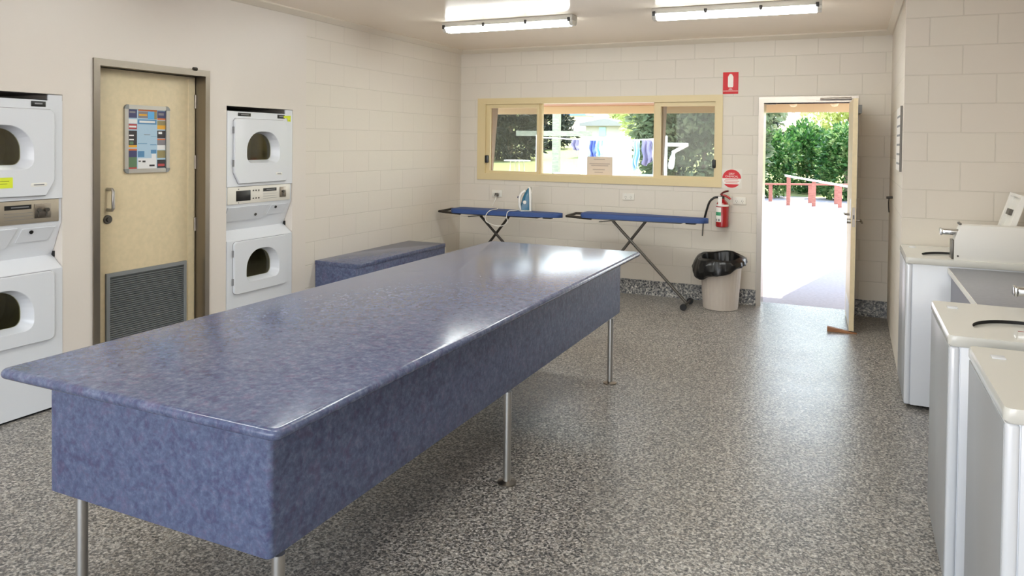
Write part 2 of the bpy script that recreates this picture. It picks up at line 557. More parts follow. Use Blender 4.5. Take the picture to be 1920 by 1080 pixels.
def wall_grid(axis, p0, p1, us, zs, holes, matfn=None):
    """slab between p0 and p1 along AXIS with rectangular holes; one connected mesh"""
    bm = bmesh.new(); V = {}
    us = sorted(set(us) | {h[0] for h in holes} | {h[1] for h in holes})
    zs = sorted(set(zs) | {h[2] for h in holes} | {h[3] for h in holes})
    def v(i, j, k):
        if (i, j, k) not in V:
            p = (p0, p1)[k]
            V[(i, j, k)] = bm.verts.new((p, us[i], zs[j]) if axis == 'X' else (us[i], p, zs[j]))
        return V[(i, j, k)]
    solid = lambda i, j: 0 <= i < len(us)-1 and 0 <= j < len(zs)-1 and not any(h[0] - 1e-6 <= us[i] and us[i+1] <= h[1] + 1e-6 and h[2] - 1e-6 <= zs[j] and zs[j+1] <= h[3] + 1e-6 for h in holes)
    for i in range(len(us)-1):
        for j in range(len(zs)-1):
            if not solid(i, j): continue
            mi = matfn(0.5*(us[i]+us[i+1]), 0.5*(zs[j]+zs[j+1])) if matfn else 0
            for k in (0, 1):
                f = bm.faces.new([v(i, j, k), v(i+1, j, k), v(i+1, j+1, k), v(i, j+1, k)]); f.material_index = mi
            for (di, dj, a, b) in ((-1, 0, (i, j), (i, j+1)), (1, 0, (i+1, j), (i+1, j+1)), (0, -1, (i, j), (i+1, j)), (0, 1, (i, j+1), (i+1, j+1))):
                if not solid(i+di, j+dj):
                    f = bm.faces.new([v(*a, 0), v(*b, 0), v(*b, 1), v(*a, 1)]); f.material_index = mi
    mb = MB(); mb.bm.free(); mb.bm = bm
    return mb
def struct(o): o['kind'] = 'structure'; return o

mb = MB(); mb.box(-5.3, XF+0.3, YN-0.2, YB+WT, -0.12, 0.0); struct(mb.build('floor', M['floor']))
mb = MB(); mb.box(-5.3, XF+0.3, YN-0.2, YB+WT, ZC, ZC+0.1); struct(mb.build('ceiling', M['ceiling']))
# left wall: smooth plaster as far as y = 5.08, painted blocks beyond it
NICHES = [(2.175, 2.900, 0.0, 1.887), (4.183, 4.912, 0.0, 1.887)]
LDOOR = (3.135, 3.975, 0.0, 2.09)
mb = wall_grid('X', XL-0.75, XL, [YN, 5.08, YB+WT], [0, ZC], NICHES + [LDOOR], lambda u, z: 0 if u < 5.08 else 1)
struct(mb.build('wall_left', [M['plaster'], M['block_y']], sharp=20))
mb = MB(); mb.box(XL-0.80, XL-0.75, YN, YB+WT, 0, ZC); struct(mb.build('wall_left_backing', M['plaster']))
mb = wall_grid('Y', YB, YB+WT, [XL-0.75, XF+0.3], [0, ZC], [(-4.05, -1.272, 1.225, 2.12), (-0.83, 0.0, 0.0, 2.062)])
struct(mb.build('wall_back', M['block_x'], sharp=20))
# the nook wall and the pier that faces the room
mb = MB(); mb.prism([(XR, YB), (XR, YP), (XF+0.3, YP), (XF+0.3, YB)], 'Z', 0, ZC)
for f in mb.bm.faces:
    n = f.normal
    f.material_index = 1 if abs(n.x) > 0.5 else 0
struct(mb.build('wall_right', [M['block_pier'], M['block_y']], sharp=20, normals=True))
mb = MB(); mb.box(XF, XF+0.2, YN, YP, 0, ZC); struct(mb.build('wall_washers', M['block_y']))
mb = wall_grid('Y', YN-WT, YN, [XL-0.75, XF+0.3], [0, ZC], [(-4.0, 0.9, 0.0, 2.45)])
struct(mb.build('wall_front', M['block_x'], sharp=20))
# wide opening behind the camera, added to bring daylight onto the near faces
mb = MB()
for a, b in ((-4.0, -3.94), (-1.58, -1.52), (0.84, 0.90)): mb.box(a, b, YN-0.14, YN-0.06, 0.0, 2.45)
mb.box(-4.0, 0.9, YN-0.14, YN-0.06, 2.39, 2.45)
struct(mb.build('added_rear_opening', M['cream_metal']))
# skirtings (coved speckled topping run up the wall)
SK = [(0.0, 0.0), (0.0, 0.155), (-0.012, 0.155), (-0.014, 0.03), (-0.03, 0.0)]
mb = MB(); mb.prism([(YB+p[0], p[1]) for p in SK], 'X', XL, -0.873); struct(mb.build('baseboard_back', M['granite']))
mb = MB(); mb.prism([(YB+p[0], p[1]) for p in SK], 'X', 0.045, XR); struct(mb.build('baseboard_nook', M['granite']))
mb = MB(); mb.prism([(XL-p[0], p[1]) for p in SK], 'Y', 6.74, YB-0.03); struct(mb.build('baseboard_left', M['granite']))
# cornices
CO = [(0, 0), (0, -0.05), (-0.012, -0.05), (-0.05, -0.012), (-0.05, 0)]
mb = MB(); mb.prism([(YB+p[0], ZC+p[1]) for p in CO], 'X', XL, XR); struct(mb.build('trim_1', M['cornice']))
mb = MB(); mb.prism([(XL-p[0], ZC+p[1]) for p in CO], 'Y', YN, YB-0.05); struct(mb.build('trim_2', M['cornice']))
mb = MB(); mb.prism([(XR+p[0], ZC+p[1]) for p in CO], 'Y', YP, YB-0.05); struct(mb.build('trim_3', M['cornice']))

# ------------------------------------------------------------------ window in the back wall
def build_window():
    w = thing('window_1', (-2.66, YB, 1.19), kind='structure')
    y0, y1 = YB-0.012, YB+0.09
    xo0, xo1, zo0, zo1 = -4.09, -1.232, 1.19, 2.155
    xi0, xi1, zi0, zi1 = -3.985, -1.305, 1.268, 2.085
    mb = wall_grid('Y', y0, y1, [xo0, xo1], [zo0, zo1], [(xi0, xi1, zi0, zi1)])
    mb.build('window_frame', M['cream_metal'], w, sharp=20)
    # sliding sashes with fly screens at both ends, fixed pane between
    for (a, b) in ((-3.985, -3.30), (-1.945, -1.305)):
        st = 0.05 if a < -3 else 0.085
        s2 = 0.03
        pa, pb = (a+0.05, b-0.03) if a < -3 else (a+0.06, b-0.012)
        za, zb = 1.297, 2.04
        sm = wall_grid('Y', YB+0.015, YB+0.05, [a, b], [zi0, zi1], [(pa, pb, za, zb)])
        s = sub(sm.build('sash', M['cream_metal'], w, sharp=20))
        g = MB(); g.box(pa-0.005, pb+0.005, YB+0.030, YB+0.034, za-0.005, zb+0.005); g.build('pane', M['glass'], s)
        g = MB(); g.poly([(pa, YB+0.075, za), (pb, YB+0.075, za), (pb, YB+0.075, zb), (pa, YB+0.075, zb)]); g.build('fly_screen', M['screen'], s)
    g = MB(); g.box(-3.335, -3.275, YB+0.04, YB+0.088, zi0, zi1); g.box(-1.965, -1.935, YB+0.04, YB+0.088, zi0, zi1)
    g.box(-3.275, -1.965, YB+0.04, YB+0.088, zi0, zi0+0.012)
    g.build('mullion', M['cream_metal'], w)
    g = MB(); g.box(-3.285, -1.955, YB+0.060, YB+0.064, zi0, zi1); g.build('pane', M['glass'], w)
    for x in (-3.965, -1.312):
        g = MB(); g.box(x-0.019, x+0.019, YB-0.028, YB+0.02, 1.39, 1.48, 0.010, 2); g.build('latch', M['black'], w)
build_window()

# paper notice stuck on the middle pane
n = thing('paper_notice', (-2.57, YB+0.075, 1.28), 'pale pink paper notice with faint print on the middle window pane', 'notice')
mb = MB(); mb.box(-2.73, -2.43, YB+0.067, YB+0.069, 1.276, 1.485); mb.build('sheet', M['paper'], n)
mb = MB()
for z, a, b in ((1.455, -2.65, -2.52), (1.405, -2.70, -2.46), (1.385, -2.68, -2.48), (1.34, -2.66, -2.52), (1.31, -2.64, -2.54)):
    mb.box(a, b, YB+0.065, YB+0.0665, z-0.006, z+0.006)
mb.build('print', M['paper_ink'], n)

# ------------------------------------------------------------------ back door (open)
def build_back_door():
    d = thing('door_1', (-0.41, YB, 0), kind='structure')
    # stainless frame round the opening
    y0, y1 = YB-0.015, YB+WT+0.01
    fr = wall_grid('Y', y0, y1, [-0.875, 0.042], [0, 2.122], [(-0.826, -0.004, 0, 2.062)])
    f = fr.build('door_frame', M['steel_dark'], d, sharp=20)
    # leaf, hinged on the right and standing open into the room
    hx, hy, fx, fy, t = -0.042, YB-0.02, -0.004, 7.055, 0.038
    dv = Vector((fx-hx, fy-hy, 0)).normalized(); nv = Vector((dv.y, -dv.x, 0))
    if nv.x < 0: nv = -nv
    def P(s, n_, z): 
        q = Vector((hx, hy, 0)) + dv*s + nv*n_
        return (q.x, q.y, z)
    L = (Vector((fx, fy, 0))-Vector((hx, hy, 0))).length
    def slab(mb, s0, s1, n0, n1, z0, z1):
        a = [P(s0, n0, z0), P(s1, n0, z0), P(s1, n1, z0), P(s0, n1, z0)]
        b = [P(s0, n0, z1), P(s1, n0, z1), P(s1, n1, z1), P(s0, n1, z1)]
        mb.loops([a, b]); return mb
    lf = sub(slab(MB(), 0, L, 0, t, 0.022, 2.05).build('door_leaf', M['cream_door'], d))
    slab(MB(), 0.12, L-0.06, -0.002, 0.0, 0.06, 0.24).build('kick_plate', M['steel'], lf)
    slab(MB(), L, L+0.0015, 0.008, 0.030, 0.93, 1.10).build('lock_plate', M['steel_dark'], lf)
    slab(MB(), L, L+0.0022, 0.015, 0.023, 1.00, 1.035).build('lock_slot', M['black'], lf)
    m = MB(); slab(m, L-0.10, L-0.055, -0.008, 0.0, 1.005, 1.17); m.build('handle_plate', M['steel'], lf)
    m = MB(); m.cyl(P(L-0.078, -0.008, 1.035), P(L-0.078, -0.05, 1.035), 0.011); m.cyl(P(L-0.078, -0.045, 1.035), P(L-0.19, -0.048, 1.035), 0.009); m.build('lever', M['steel_dark'], lf)
    m = MB(); m.cyl(P(L-0.078, 0, 0.975), P(L-0.078, -0.032, 0.975), 0.022); m.build('deadlock_knob', M['steel'], lf)
    m = MB(); m.cyl(P(L-0.078, t, 0.985), P(L-0.078, t+0.045, 0.985), 0.011); m.cyl(P(L-0.078, t+0.042, 0.985), P(L-0.03, t+0.05, 0.967), 0.009); m.build('lever', M['steel_dark'], lf)
    # closer: body on the face of the leaf, arm to the frame head
    m = MB(); slab(m, L-0.55, L-0.25, t, t+0.045, 1.93, 2.005); m.build('closer_body', M['vent_frame'], lf)
    m = MB(); m.cyl((-0.30, YB-0.03, 2.092), (-0.02, YB-0.055, 2.094), 0.012); m.box(-0.34, -0.25, YB-0.03, YB-0.014, 2.075, 2.105); m.build('closer_arm', M['steel_dark'], d)
    m = MB(); m.box(-0.81, -0.72, YB+0.02, YB+0.06, 2.05, 2.061); m.build('frame_catch', M['leg_dark'], d)
    return P, L
P_leaf, L_leaf = build_back_door()
# timber wedge under the free edge of the leaf
wd = thing('door_wedge', (-0.08, 7.07, 0), 'brown timber wedge on the floor, jammed under the open back door', 'door wedge')
mb = MB(); mb.prism([(-0.178, 0.0), (0.06, 0.0), (0.06, 0.006), (-0.178, 0.044)], 'Y', 7.045, 7.09, 0.002); mb.build('wedge', M['wedge'], wd)

# ------------------------------------------------------------------ left door (closed)
def build_left_door():
    d = thing('door_2', (XL, 3.555, 0), kind='structure')
    x0, x1 = XL-0.13, XL+0.012
    fr = wall_grid('X', x0, x1, [3.095, 4.012], [0, 2.132], [(3.138, 3.972, 0, 2.088)])
    fr.build('door_frame', M['steel_dark'], d, sharp=20)
    X = -4.417
    lf = MB(); lf.box(X-0.04, X, 3.142, 3.968, 0.015, 2.084, 0.002); lf = sub(lf.build('door_leaf', M['cream_door'], d))
    m = MB(); m.box(X-0.002, X+0.003, 3.905, 3.955, 0.02, 2.07); m.build('door_stop', M['cream_door'], d)
    # pull handle and cylinder
    m = MB(); m.tube([(X, 3.262, 1.295), (X+0.045, 3.262, 1.295), (X+0.056, 3.262, 1.283), (X+0.056, 3.262, 1.172), (X+0.045, 3.262, 1.160), (X, 3.262, 1.160)], 0.0105, 12); m.build('pull_handle', M['steel'], lf)
    m = MB(); m.cyl((X, 3.262, 1.097), (X+0.01, 3.262, 1.097), 0.030, 0.028, 24); m.cyl((X+0.01, 3.262, 1.097), (X+0.02, 3.262, 1.097), 0.016, 0.014, 20); m.build('lock_cylinder', M['leg_grey'], lf)
    # vent grille
    vf = wall_grid('X', X, X+0.014, [3.246, 3.884], [0.20, 0.742], [(3.272, 3.862, 0.226, 0.716)])
    g = sub(vf.build('vent_frame', M['vent_frame'], lf, sharp=20))
    m = MB()
    n = 34
    for i in range(n):
        z = 0.226 + (0.49)*i/n
        m.loops([[(X+0.001, 3.270, z), (X+0.001, 3.864, z)], [(X+0.011, 3.270, z+0.007), (X+0.011, 3.864, z+0.007)], [(X+0.001, 3.270, z+0.0145), (X+0.001, 3.864, z+0.0145)]], False, False, ring=False)
    m.build('vent_slats', M['vent'], g)
    for z in (1.905, 1.46, 1.0):
        m = MB(); m.cyl((X+0.005, 3.967, z-0.05), (X+0.005, 3.967, z+0.05), 0.009); m.build('hinge', M['steel_dark'], d)
    m = MB(); m.cyl((XL+0.012, 3.86, 2.135), (XL+0.012, 3.89, 2.135), 0.012); m.build('door_stud', M['leg_dark'], d)
build_left_door()

# poster frame on the left door
def build_poster():
    X = -4.417
    t = thing('poster_frame', (X, 3.555, 1.39), 'silver snap frame with a colourful advert poster on the cream door', 'poster frame')
    y0, y1, z0, z1 = 3.379, 3.734, 1.395, 1.855
    out = rounded_rect(y0, y1, z0, z1, 0.028); inn = rounded_rect(y0+0.028, y1-0.028, z0+0.028, z1-0.028, 0.002)
    L3 = lambda l, x: [(x, a, b) for a, b in l]
    m = MB(); m.loops([L3(out, X), L3(out, X+0.014), L3(inn, X+0.014), L3(inn, X+0.004)], False, False); m.build('frame', M['steel'], t)
    for (a, b, sa, sb) in ((y0, z0, 1, 1), (y1, z0, -1, 1), (y0, z1, 1, -1), (y1, z1, -1, -1)):
        m = MB(); pts = [(a+sa*0.030*math.cos(R(90*i/6))*0 + sa*(0.028-0.030*math.sin(R(90*i/6))), b+sb*(0.028-0.030*math.cos(R(90*i/6)))) for i in range(7)] + [(a+sa*0.03, b+sb*0.03)]
        m.prism(pts, 'X', X+0.001, X+0.0165); m.build('corner_piece', M['vent_frame'], t)
    names = ['p_pale', 'p_blue', 'p_navy', 'p_orange', 'p_white', 'p_dark', 'p_green', 'p_yellow', 'p_red', 'p_grey', 'p_steel', 'p_olive']
    ix = {k: i for i, k in enumerate(names)}
    m = MB()
    ya, yb, za, zb = y0+0.026, y1-0.026, z0+0.026, z1-0.026
    def cell(u0, u1, v0, v1, k, lift=1):
        m.mi = ix[k]
        x = X+0.004+0.0004*lift
        m.poly([(x, ya+(yb-ya)*u0, zb-(zb-za)*v0), (x, ya+(yb-ya)*u1, zb-(zb-za)*v0), (x, ya+(yb-ya)*u1, zb-(zb-za)*v1), (x, ya+(yb-ya)*u0, zb-(zb-za)*v1)])
    cell(0, 1, 0, 1, 'p_pale', 0)
    for a in [(0.02, .24, .01, .15, 'p_navy'), (.02, .24, .17, .24, 'p_white'), (.02, .24, .25, .34, 'p_red'), (.02, .24, .36, .60, 'p_dark'), (.02, .24, .60, .64, 'p_yellow'),
              (.02, .24, .66, .69, 'p_orange'), (.02, .24, .69, .80, 'p_navy'), (.02, .24, .80, .97, 'p_green'), (.02, .24, .97, 1, 'p_red'),
              (.27, .76, 0, .03, 'p_orange'), (.27, .52, .035, .15, 'p_grey'), (.52, .69, .03, .16, 'p_blue'), (.69, .76, .03, .16, 'p_olive'),
              (.26, .75, .17, .25, 'p_steel'), (.26, .75, .82, 1, 'p_white'), (.26, .43, .70, .80, 'p_steel'), (.60, .75, .68, .74, 'p_steel'), (.62, .74, .75, .82, 'p_white'),
              (.77, .99, .02, .14, 'p_navy'), (.77, .99, .14, .17, 'p_orange'), (.77, .99, .18, .26, 'p_olive'), (.77, .99, .26, .33, 'p_yellow'), (.77, .99, .35, .48, 'p_dark'),
              (.77, .99, .49, .51, 'p_orange'), (.77, .99, .51, .60, 'p_grey'), (.77, .99, .60, .68, 'p_white'), (.77, .99, .69, .82, 'p_olive'), (.77, .99, .85, .99, 'p_dark')]:
        cell(*a)
    for a in [(.04, .22, .28, .31, 'p_white'), (.04, .16, .43, .45, 'p_white'), (.04, .16, .50, .52, 'p_white'), (.05, .15, .54, .59, 'p_green'), (.29, .50, .08, .11, 'p_yellow'),
              (.30, .71, .19, .225, 'p_white'), (.28, .34, .86, .88, 'p_dark'), (.38, .46, .86, .89, 'p_dark'), (.56, .70, .93, .96, 'p_dark'), (.79, .97, .92, .96, 'p_red'),
              (.26, .50, .57, .58, 'p_steel'), (.58, .75, .59, .60, 'p_steel'), (.60, .75, .45, .455, 'p_steel'), (.80, .9, .37, .41, 'p_white'), (.42, .58, .42, .43, 'p_grey'), (.80, .95, .05, .09, 'p_grey'), (.05, .2, .04, .07, 'p_grey')]:
        cell(*a, 2)
    m.build('poster', [M[k] for k in names], t, sharp=None, normals=False)
build_poster()

# ------------------------------------------------------------------ stacked dryers
def build_dryer(mirror, label, panel_mat, display, name='stacked_dryer', y0=4.188):
    """two dryers in one tall cabinet; built for the niche that starts at y0; mirror: latch side swapped"""
    W = 0.717; y1 = y0+W
    X = XL+0.004
    t = thing(name, (X, y0+W/2, 0), label, 'tumble dryer', 'stacked tumble dryers')
    prof = [(X-0.66, 0.015), (X, 0.015), (X, 0.845), (X-0.098, 0.918), (X-0.012, 1.118), (X-0.012, 1.262), (X, 1.266), (X, 1.848), (X-0.66, 1.848)]
    OPEN = [(1.287, 1.793, 1.447, 1.695), (0.430, 0.838, 0.512, 0.760)]
    m = MB()
    for yy in (y0, y1): m.poly([(p[0], yy, p[1]) for p in prof])
    for k, (a, b) in enumerate(zip(prof, prof[1:]+prof[:1])):
        if k in (1, 6):      # the two fronts, open behind the door windows
            wz0, wz1 = OPEN[0 if k == 6 else 1][2:]
            win = rounded_rect(y0+0.185, y0+0.545, wz0, wz1, 0, 8, radii=[0.055, 0.055, 0.15, 0.15])
            c = (y0+0.365, 0.5*(wz0+wz1)-0.02)
            rect = [(y0, a[1]), (y1, a[1]), (y1, b[1]), (y0, b[1])]
            po, pw = ray_loop(rect, c, 96), ray_loop(win, c, 96)
            for i, (yy, zz) in enumerate(rect):
                j = min(range(96), key=lambda q: (po[q][0]-yy)**2+(po[q][1]-zz)**2); po[j] = (yy, zz)
            f = (lambda v: (y0+y1-v)) if mirror else (lambda v: v)
            m.loops([[(X, f(p[0]), p[1]) for p in po], [(X, f(p[0]), p[1]) for p in pw], [(X-0.02, f(p[0]), p[1]) for p in pw]], False, False)
        else:
            m.poly([(a[0], y0, a[1]), (a[0], y1, a[1]), (b[0], y1, b[1]), (b[0], y0, b[1])])
    bmesh.ops.remove_doubles(m.bm, verts=m.bm.verts[:], dist=0.0004)
    m.build('cabinet', M['white'], t, sharp=30)
    m = MB(); m.box(X-0.05, X-0.02, y0+0.03, y1-0.03, 0.0, 0.016); m.build('plinth', M['gap'], t)
    fy = lambda v: (y0+y1-v) if mirror else v      # mirrored in y about the centre
    def door(z0, z1, wz0, wz1, cham, dark):
        a0, a1 = y0+0.058, y0+0.632
        if cham: poly = [(a0+0.05, z0), (a1-0.01, z0+0.004), (a1, z0+0.02), (a1, z1-0.04), (a1-0.03, z1), (a0+0.02, z1), (a0, z1-0.02), (a0, z0+0.085)]
        else: poly = rounded_rect(a0, a1, z0, z1, 0.03)
        wa0, wa1 = y0+0.185, y0+0.545
        win = rounded_rect(wa0, wa1, wz0, wz1, 0, 8, radii=[0.055, 0.055, 0.15, 0.15])
        c = (0.5*(wa0+wa1), 0.5*(wz0+wz1)-0.02)
        N = 160
        po = ray_loop(poly, c, N); pw = ray_loop(win, c, N)
        pin = [(c[0]+(p[0]-c[0])*0.80, c[1]+0.006+(p[1]-c[1])*0.84) for p in pw]
        sc = lambda l, k: [(c[0]+(p[0]-c[0])*k, c[1]+(p[1]-c[1])*k) for p in l]
        L3 = lambda l, x: [(x, fy(a), b) for a, b in l]
        m = MB(); m.loops([L3(po, X+0.001), L3(po, X+0.016), L3(sc(po, 0.985), X+0.020), L3(sc(pw, 1.02), X+0.020), L3(pw, X+0.016), L3(pin, X-0.055)], False, False)
        d = sub(m.build('door', M['white'], t, sharp=18))
        m = MB(); m.loops([L3(sc(pin, 1.02), X-0.053), L3(sc(pin, 1.02), X-0.049)]); m.build('door_glass', M['dryer_glass'], d)
        m = MB(); m.lathe([(0.245, -0.06), (0.245, -0.35), (0.20, -0.40), (0.03, -0.41)], (X, fy(c[0]), c[1]+0.02), 40, 'X', False, True)
        m.build('drum', M['drum'], d, normals=True)
        sx = 0.052
        for zz in (z0+0.10+0.06*(cham), z1-0.09):
            m = MB(); q = y0+0.058-0.004
            m.box(X+0.001, X+0.012, q-0.006, q+0.006, zz-0.026, zz+0.026)
            m.build('hinge', M['grey_mark'], t)
        # dark shut line round the door
        m = MB(); gl = sc(po, 1.012); m.loops([L3(gl, X+0.0005), L3(sc(po, 0.99), X+0.002)], False, False); m.build('door_seam', M['grey_mark'], t)
        if cham:
            m = MB(); m.mi = 0
            ya = y0+0.50
            g0, g1 = sorted((fy(ya), fy(ya+0.075)))
            if mirror: g0, g1 = y0+0.515, y0+0.612
            m.loops([[(X+0.0205, a, b) for a, b in rounded_rect(g0, g1, z0+0.055, z0+0.077, 0.010)], [(X+0.0215, a, b) for a, b in rounded_rect(g0+0.003, g1-0.003, z0+0.058, z0+0.074, 0.008)]], False, True)
            m.build('badge', M['white_plastic'], t)
            m = MB(); m.box(X+0.0215, X+0.0222, g0+0.018, g1-0.018, z0+0.063, z0+0.069); m.build('badge_print', M['grey_mark'], t)
    door(1.287, 1.793, 1.447, 1.695, True, False)
    door(0.430, 0.838, 0.512, 0.760, False, True)
    # coin and control panel between the two doors
    xp = X-0.012
    m = MB(); m.box(xp, xp+0.006, y0+0.012, y1-0.018, 1.128, 1.262, 0.002); pn = sub(m.build('control_panel', panel_mat, t))
    m = MB(); m.box(xp+0.006, xp+0.008, y0+0.385, y0+0.535, 1.213, 1.238); m.build('name_strip', M['black'], pn)
    m = MB(); m.box(xp+0.0082, xp+0.0088, y0+0.42, y0+0.52, 1.223, 1.229); m.build('strip_print', M['grey_mark'], pn)
    m = MB()
    for k in range(3): m.box(xp+0.006, xp+0.0075, y0+0.385, y0+0.545, 1.155+0.018*k, 1.157+0.018*k)
    m.build('panel_lines', M['grey_mark'], pn)
    c0, c1 = (y0+0.572, y0+0.645) if not mirror else (y0+0.553, y0+0.648)
    m = MB(); m.box(xp+0.006, xp+0.011, c0, c1, 1.155, 1.240, 0.002); cs = sub(m.build('coin_plate', M['steel_dark'], pn))
    for q in ((0.5,) if not mirror else (0.22, 0.72)):
        yy = c0+(c1-c0)*q
        m = MB(); m.cyl((xp+0.011, yy, 1.203), (xp+0.026, yy, 1.203), 0.011); m.box(xp+0.011, xp+0.014, yy-0.004, yy+0.004, 1.165, 1.195); m.build('coin_slot', M['leg_grey'], cs)
    if display:
        m = MB(); m.box(xp+0.006, xp+0.009, y0+0.095, y0+0.245, 1.150, 1.231, 0.002); m.build('display', M['black'], pn)
        for r_ in range(2):
            for k in range(3):
                m = MB(); m.cyl((xp+0.006, y0+0.275+0.03*k, 1.226-0.062*r_), (xp+0.010, y0+0.275+0.03*k, 1.226-0.062*r_), 0.006, None, 10); m.build('button', M['leg_grey'], pn)
        for yy, zz in ((0.12, 1.243), (0.12, 1.138)):
            m = MB(); m.cyl((xp+0.006, y0+yy, zz), (xp+0.009, y0+yy, zz), 0.005, None, 10); m.build('screw', M['grey_mark'], pn)
    # service panel on the sloping face, with lock
    s0 = Vector((X-0.012, 0, 1.118)); s1 = Vector((X-0.098, 0, 0.918)); ax = (s1-s0)
    nn = Vector((0.2, 0, -0.086)).normalized()
    def S(q, yy, h): 
        v = s0 + ax*q + nn*h; return (v.x, yy, v.z)
    a, b = (y0+0.02, y0+0.46)
    m = MB(); m.loops([[S(0.06, a, 0.001), S(0.06, b, 0.001), S(0.62, b-0.04, 0.001), S(0.62, a, 0.001)], [S(0.06, a, 0.008), S(0.06, b, 0.008), S(0.62, b-0.04, 0.008), S(0.62, a, 0.008)]]); m.build('service_panel', M['white'], t)
    m = MB(); m.loops([[S(0.10, b+0.03, 0.001), S(0.10, y1-0.03, 0.001), S(0.5, y1-0.06, 0.001), S(0.5, b+0.01, 0.001)], [S(0.10, b+0.03, 0.005), S(0.10, y1-0.03, 0.005), S(0.5, y1-0.06, 0.005), S(0.5, b+0.01, 0.005)]]); m.build('lint_cover', M['white'], t)
    m = MB(); m.cyl(S(0.2, y0+0.545, 0.004), S(0.2, y0+0.545, 0.012), 0.011, None, 14); m.build('lock', M['black'], t)
    if display:
        m = MB(); m.cyl(S(0.42, y0+0.335, 0.008), S(0.42, y0+0.335, 0.014), 0.012, None, 14); m.build('lock', M['leg_grey'], t)
    m = MB(); m.box(X-0.10, X-0.075, y1-0.004, y1+0.003, 0.905, 0.94); m.build('side_bolt', M['black'], t)
    # labels along the top edge
    if display:
        m = MB(); m.box(X+0.001, X+0.003, y0+0.103, y0+0.237, 1.812, 1.838, 0.0008); q = sub(m.build('label_plate', M['black'], t))
        m = MB(); m.box(X+0.003, X+0.0036, y0+0.135, y0+0.215, 1.822, 1.828); m.build('label_print', M['grey_mark'], q)
    a = y0+0.53 if mirror else y0+0.535
    m = MB(); m.box(X+0.001, X+0.003, a, a+0.085, 1.808, 1.840, 0.0008); q = sub(m.build('label_plate', M['black'], t))
    m = MB(); m.box(X+0.003, X+0.0036, a+0.02, a+0.065, 1.822, 1.830); m.build('label_print', M['grey_mark'], q)
    if mirror:
        st = (y0+0.29, y0+0.415, 1.341, 1.401); 
        m = MB(); m.box(X+0.0205, X+0.0215, *st); q = sub(m.build('sticker', M['yellow'], t))
        m = MB(); m.box(X+0.0215, X+0.0219, st[0]+0.02, st[1]-0.02, 1.378, 1.382); m.box(X+0.0215, X+0.0219, st[0]+0.03, st[1]-0.03, 1.364, 1.367); m.build('sticker_print', M['yellow_ink'], q)
    else:
        m = MB(); m.prism([(y0+0.605, 1.832), (y0+0.690, 1.836), (y0+0.690, 1.785), (y0+0.655, 1.788), (y0+0.650, 1.812), (y0+0.606, 1.813)], 'X', X+0.003, X+0.0042); q = sub(m.build('sticker', M['yellow'], t))
        m = MB(); m.box(X+0.0042, X+0.0046, y0+0.665, y0+0.682, 1.794, 1.797); m.build('sticker_print', M['yellow_ink'], q)
    # bracket closing the gap above
    m = MB(); m.box(X-0.012, X-0.002, y1-0.085, y1, 1.848, 1.882); m.build('top_bracket', M['white'], t)
    m = MB(); m.box(X-0.5, X-0.05, y0+0.01, y1-0.01, 1.849, 1.855); m.build('gap_shade_sheet', M['gap'], t)  # near-black sheet painting the shade above the dryer
build_dryer(False, 'white stacked dryer with black display and yellow tag at its top right corner', M['pale_panel'], True)
build_dryer(True, 'white stacked dryer with beige coin panel, left of the cream door', M['beige_panel'], False, y0=2.180)

# ------------------------------------------------------------------ folding table
def build_table():
    x0, x1, y0, y1, zt = -2.553, -1.362, 1.487, 5.165, 0.862
    t = thing('folding_table', (0.5*(x0+x1), 0.5*(y0+y1), 0), 'long blue mottled laminate folding table on steel legs in the room centre', 'table')
    # bullnose top: rounded-rect loops with a half-round profile
    ls = []
    th = 0.034
    for k in range(9):
        a = R(-90+180*k/8); inset = (th/2)*(1-math.cos(a)); z = zt-th/2+(th/2)*math.sin(a)
        ls.append([(px, py, z) for px, py in rounded_rect(x0+inset, x1-inset, y0+inset, y1-inset, 0.03-min(inset, 0.012), 6)])
    m = MB(); m.loops(ls); m.build('table_top', M['laminate'], t)
    m = MB(); m.prism(rounded_rect(-2.437, -1.472, 1.587, 5.043, 0.018, 5), 'Z', 0.440, zt-th+0.002, 0.004, 2); m.build('skirt', M['laminate_matt'], t)
    for lx in (-2.325, -1.500):
        for ly in (1.625, 3.175, 4.822):
            m = MB(); m.cyl((lx+0.025*(lx > -2), ly, 0.004), (lx+0.025*(lx > -2), ly, 0.442), 0.019, None, 20)
            lg = sub(m.build('leg', M['steel'], t))
            m = MB(); m.lathe([(0.046, 0.0), (0.046, 0.006), (0.024, 0.012), (0.019, 0.014)], (lx+0.025*(lx > -2), ly, 0), 24); m.build('floor_flange', M['steel_dark'], lg)
build_table()

# low bench on the left wall
bt = thing('low_bench', (XL+0.28, 6.3, 0), 'low blue laminate bench against the left block wall behind the table', 'bench')
mb = MB(); mb.box(XL+0.002, XL+0.457, 5.205, 6.735, 0.525, 0.565, 0.005); mb.build('bench_top', M['laminate'], bt)
mb = MB(); mb.box(XL+0.004, XL+0.452, 5.209, 6.730, 0.0, 0.527, 0.003); mb.build('bench_body', M['laminate_matt'], bt)

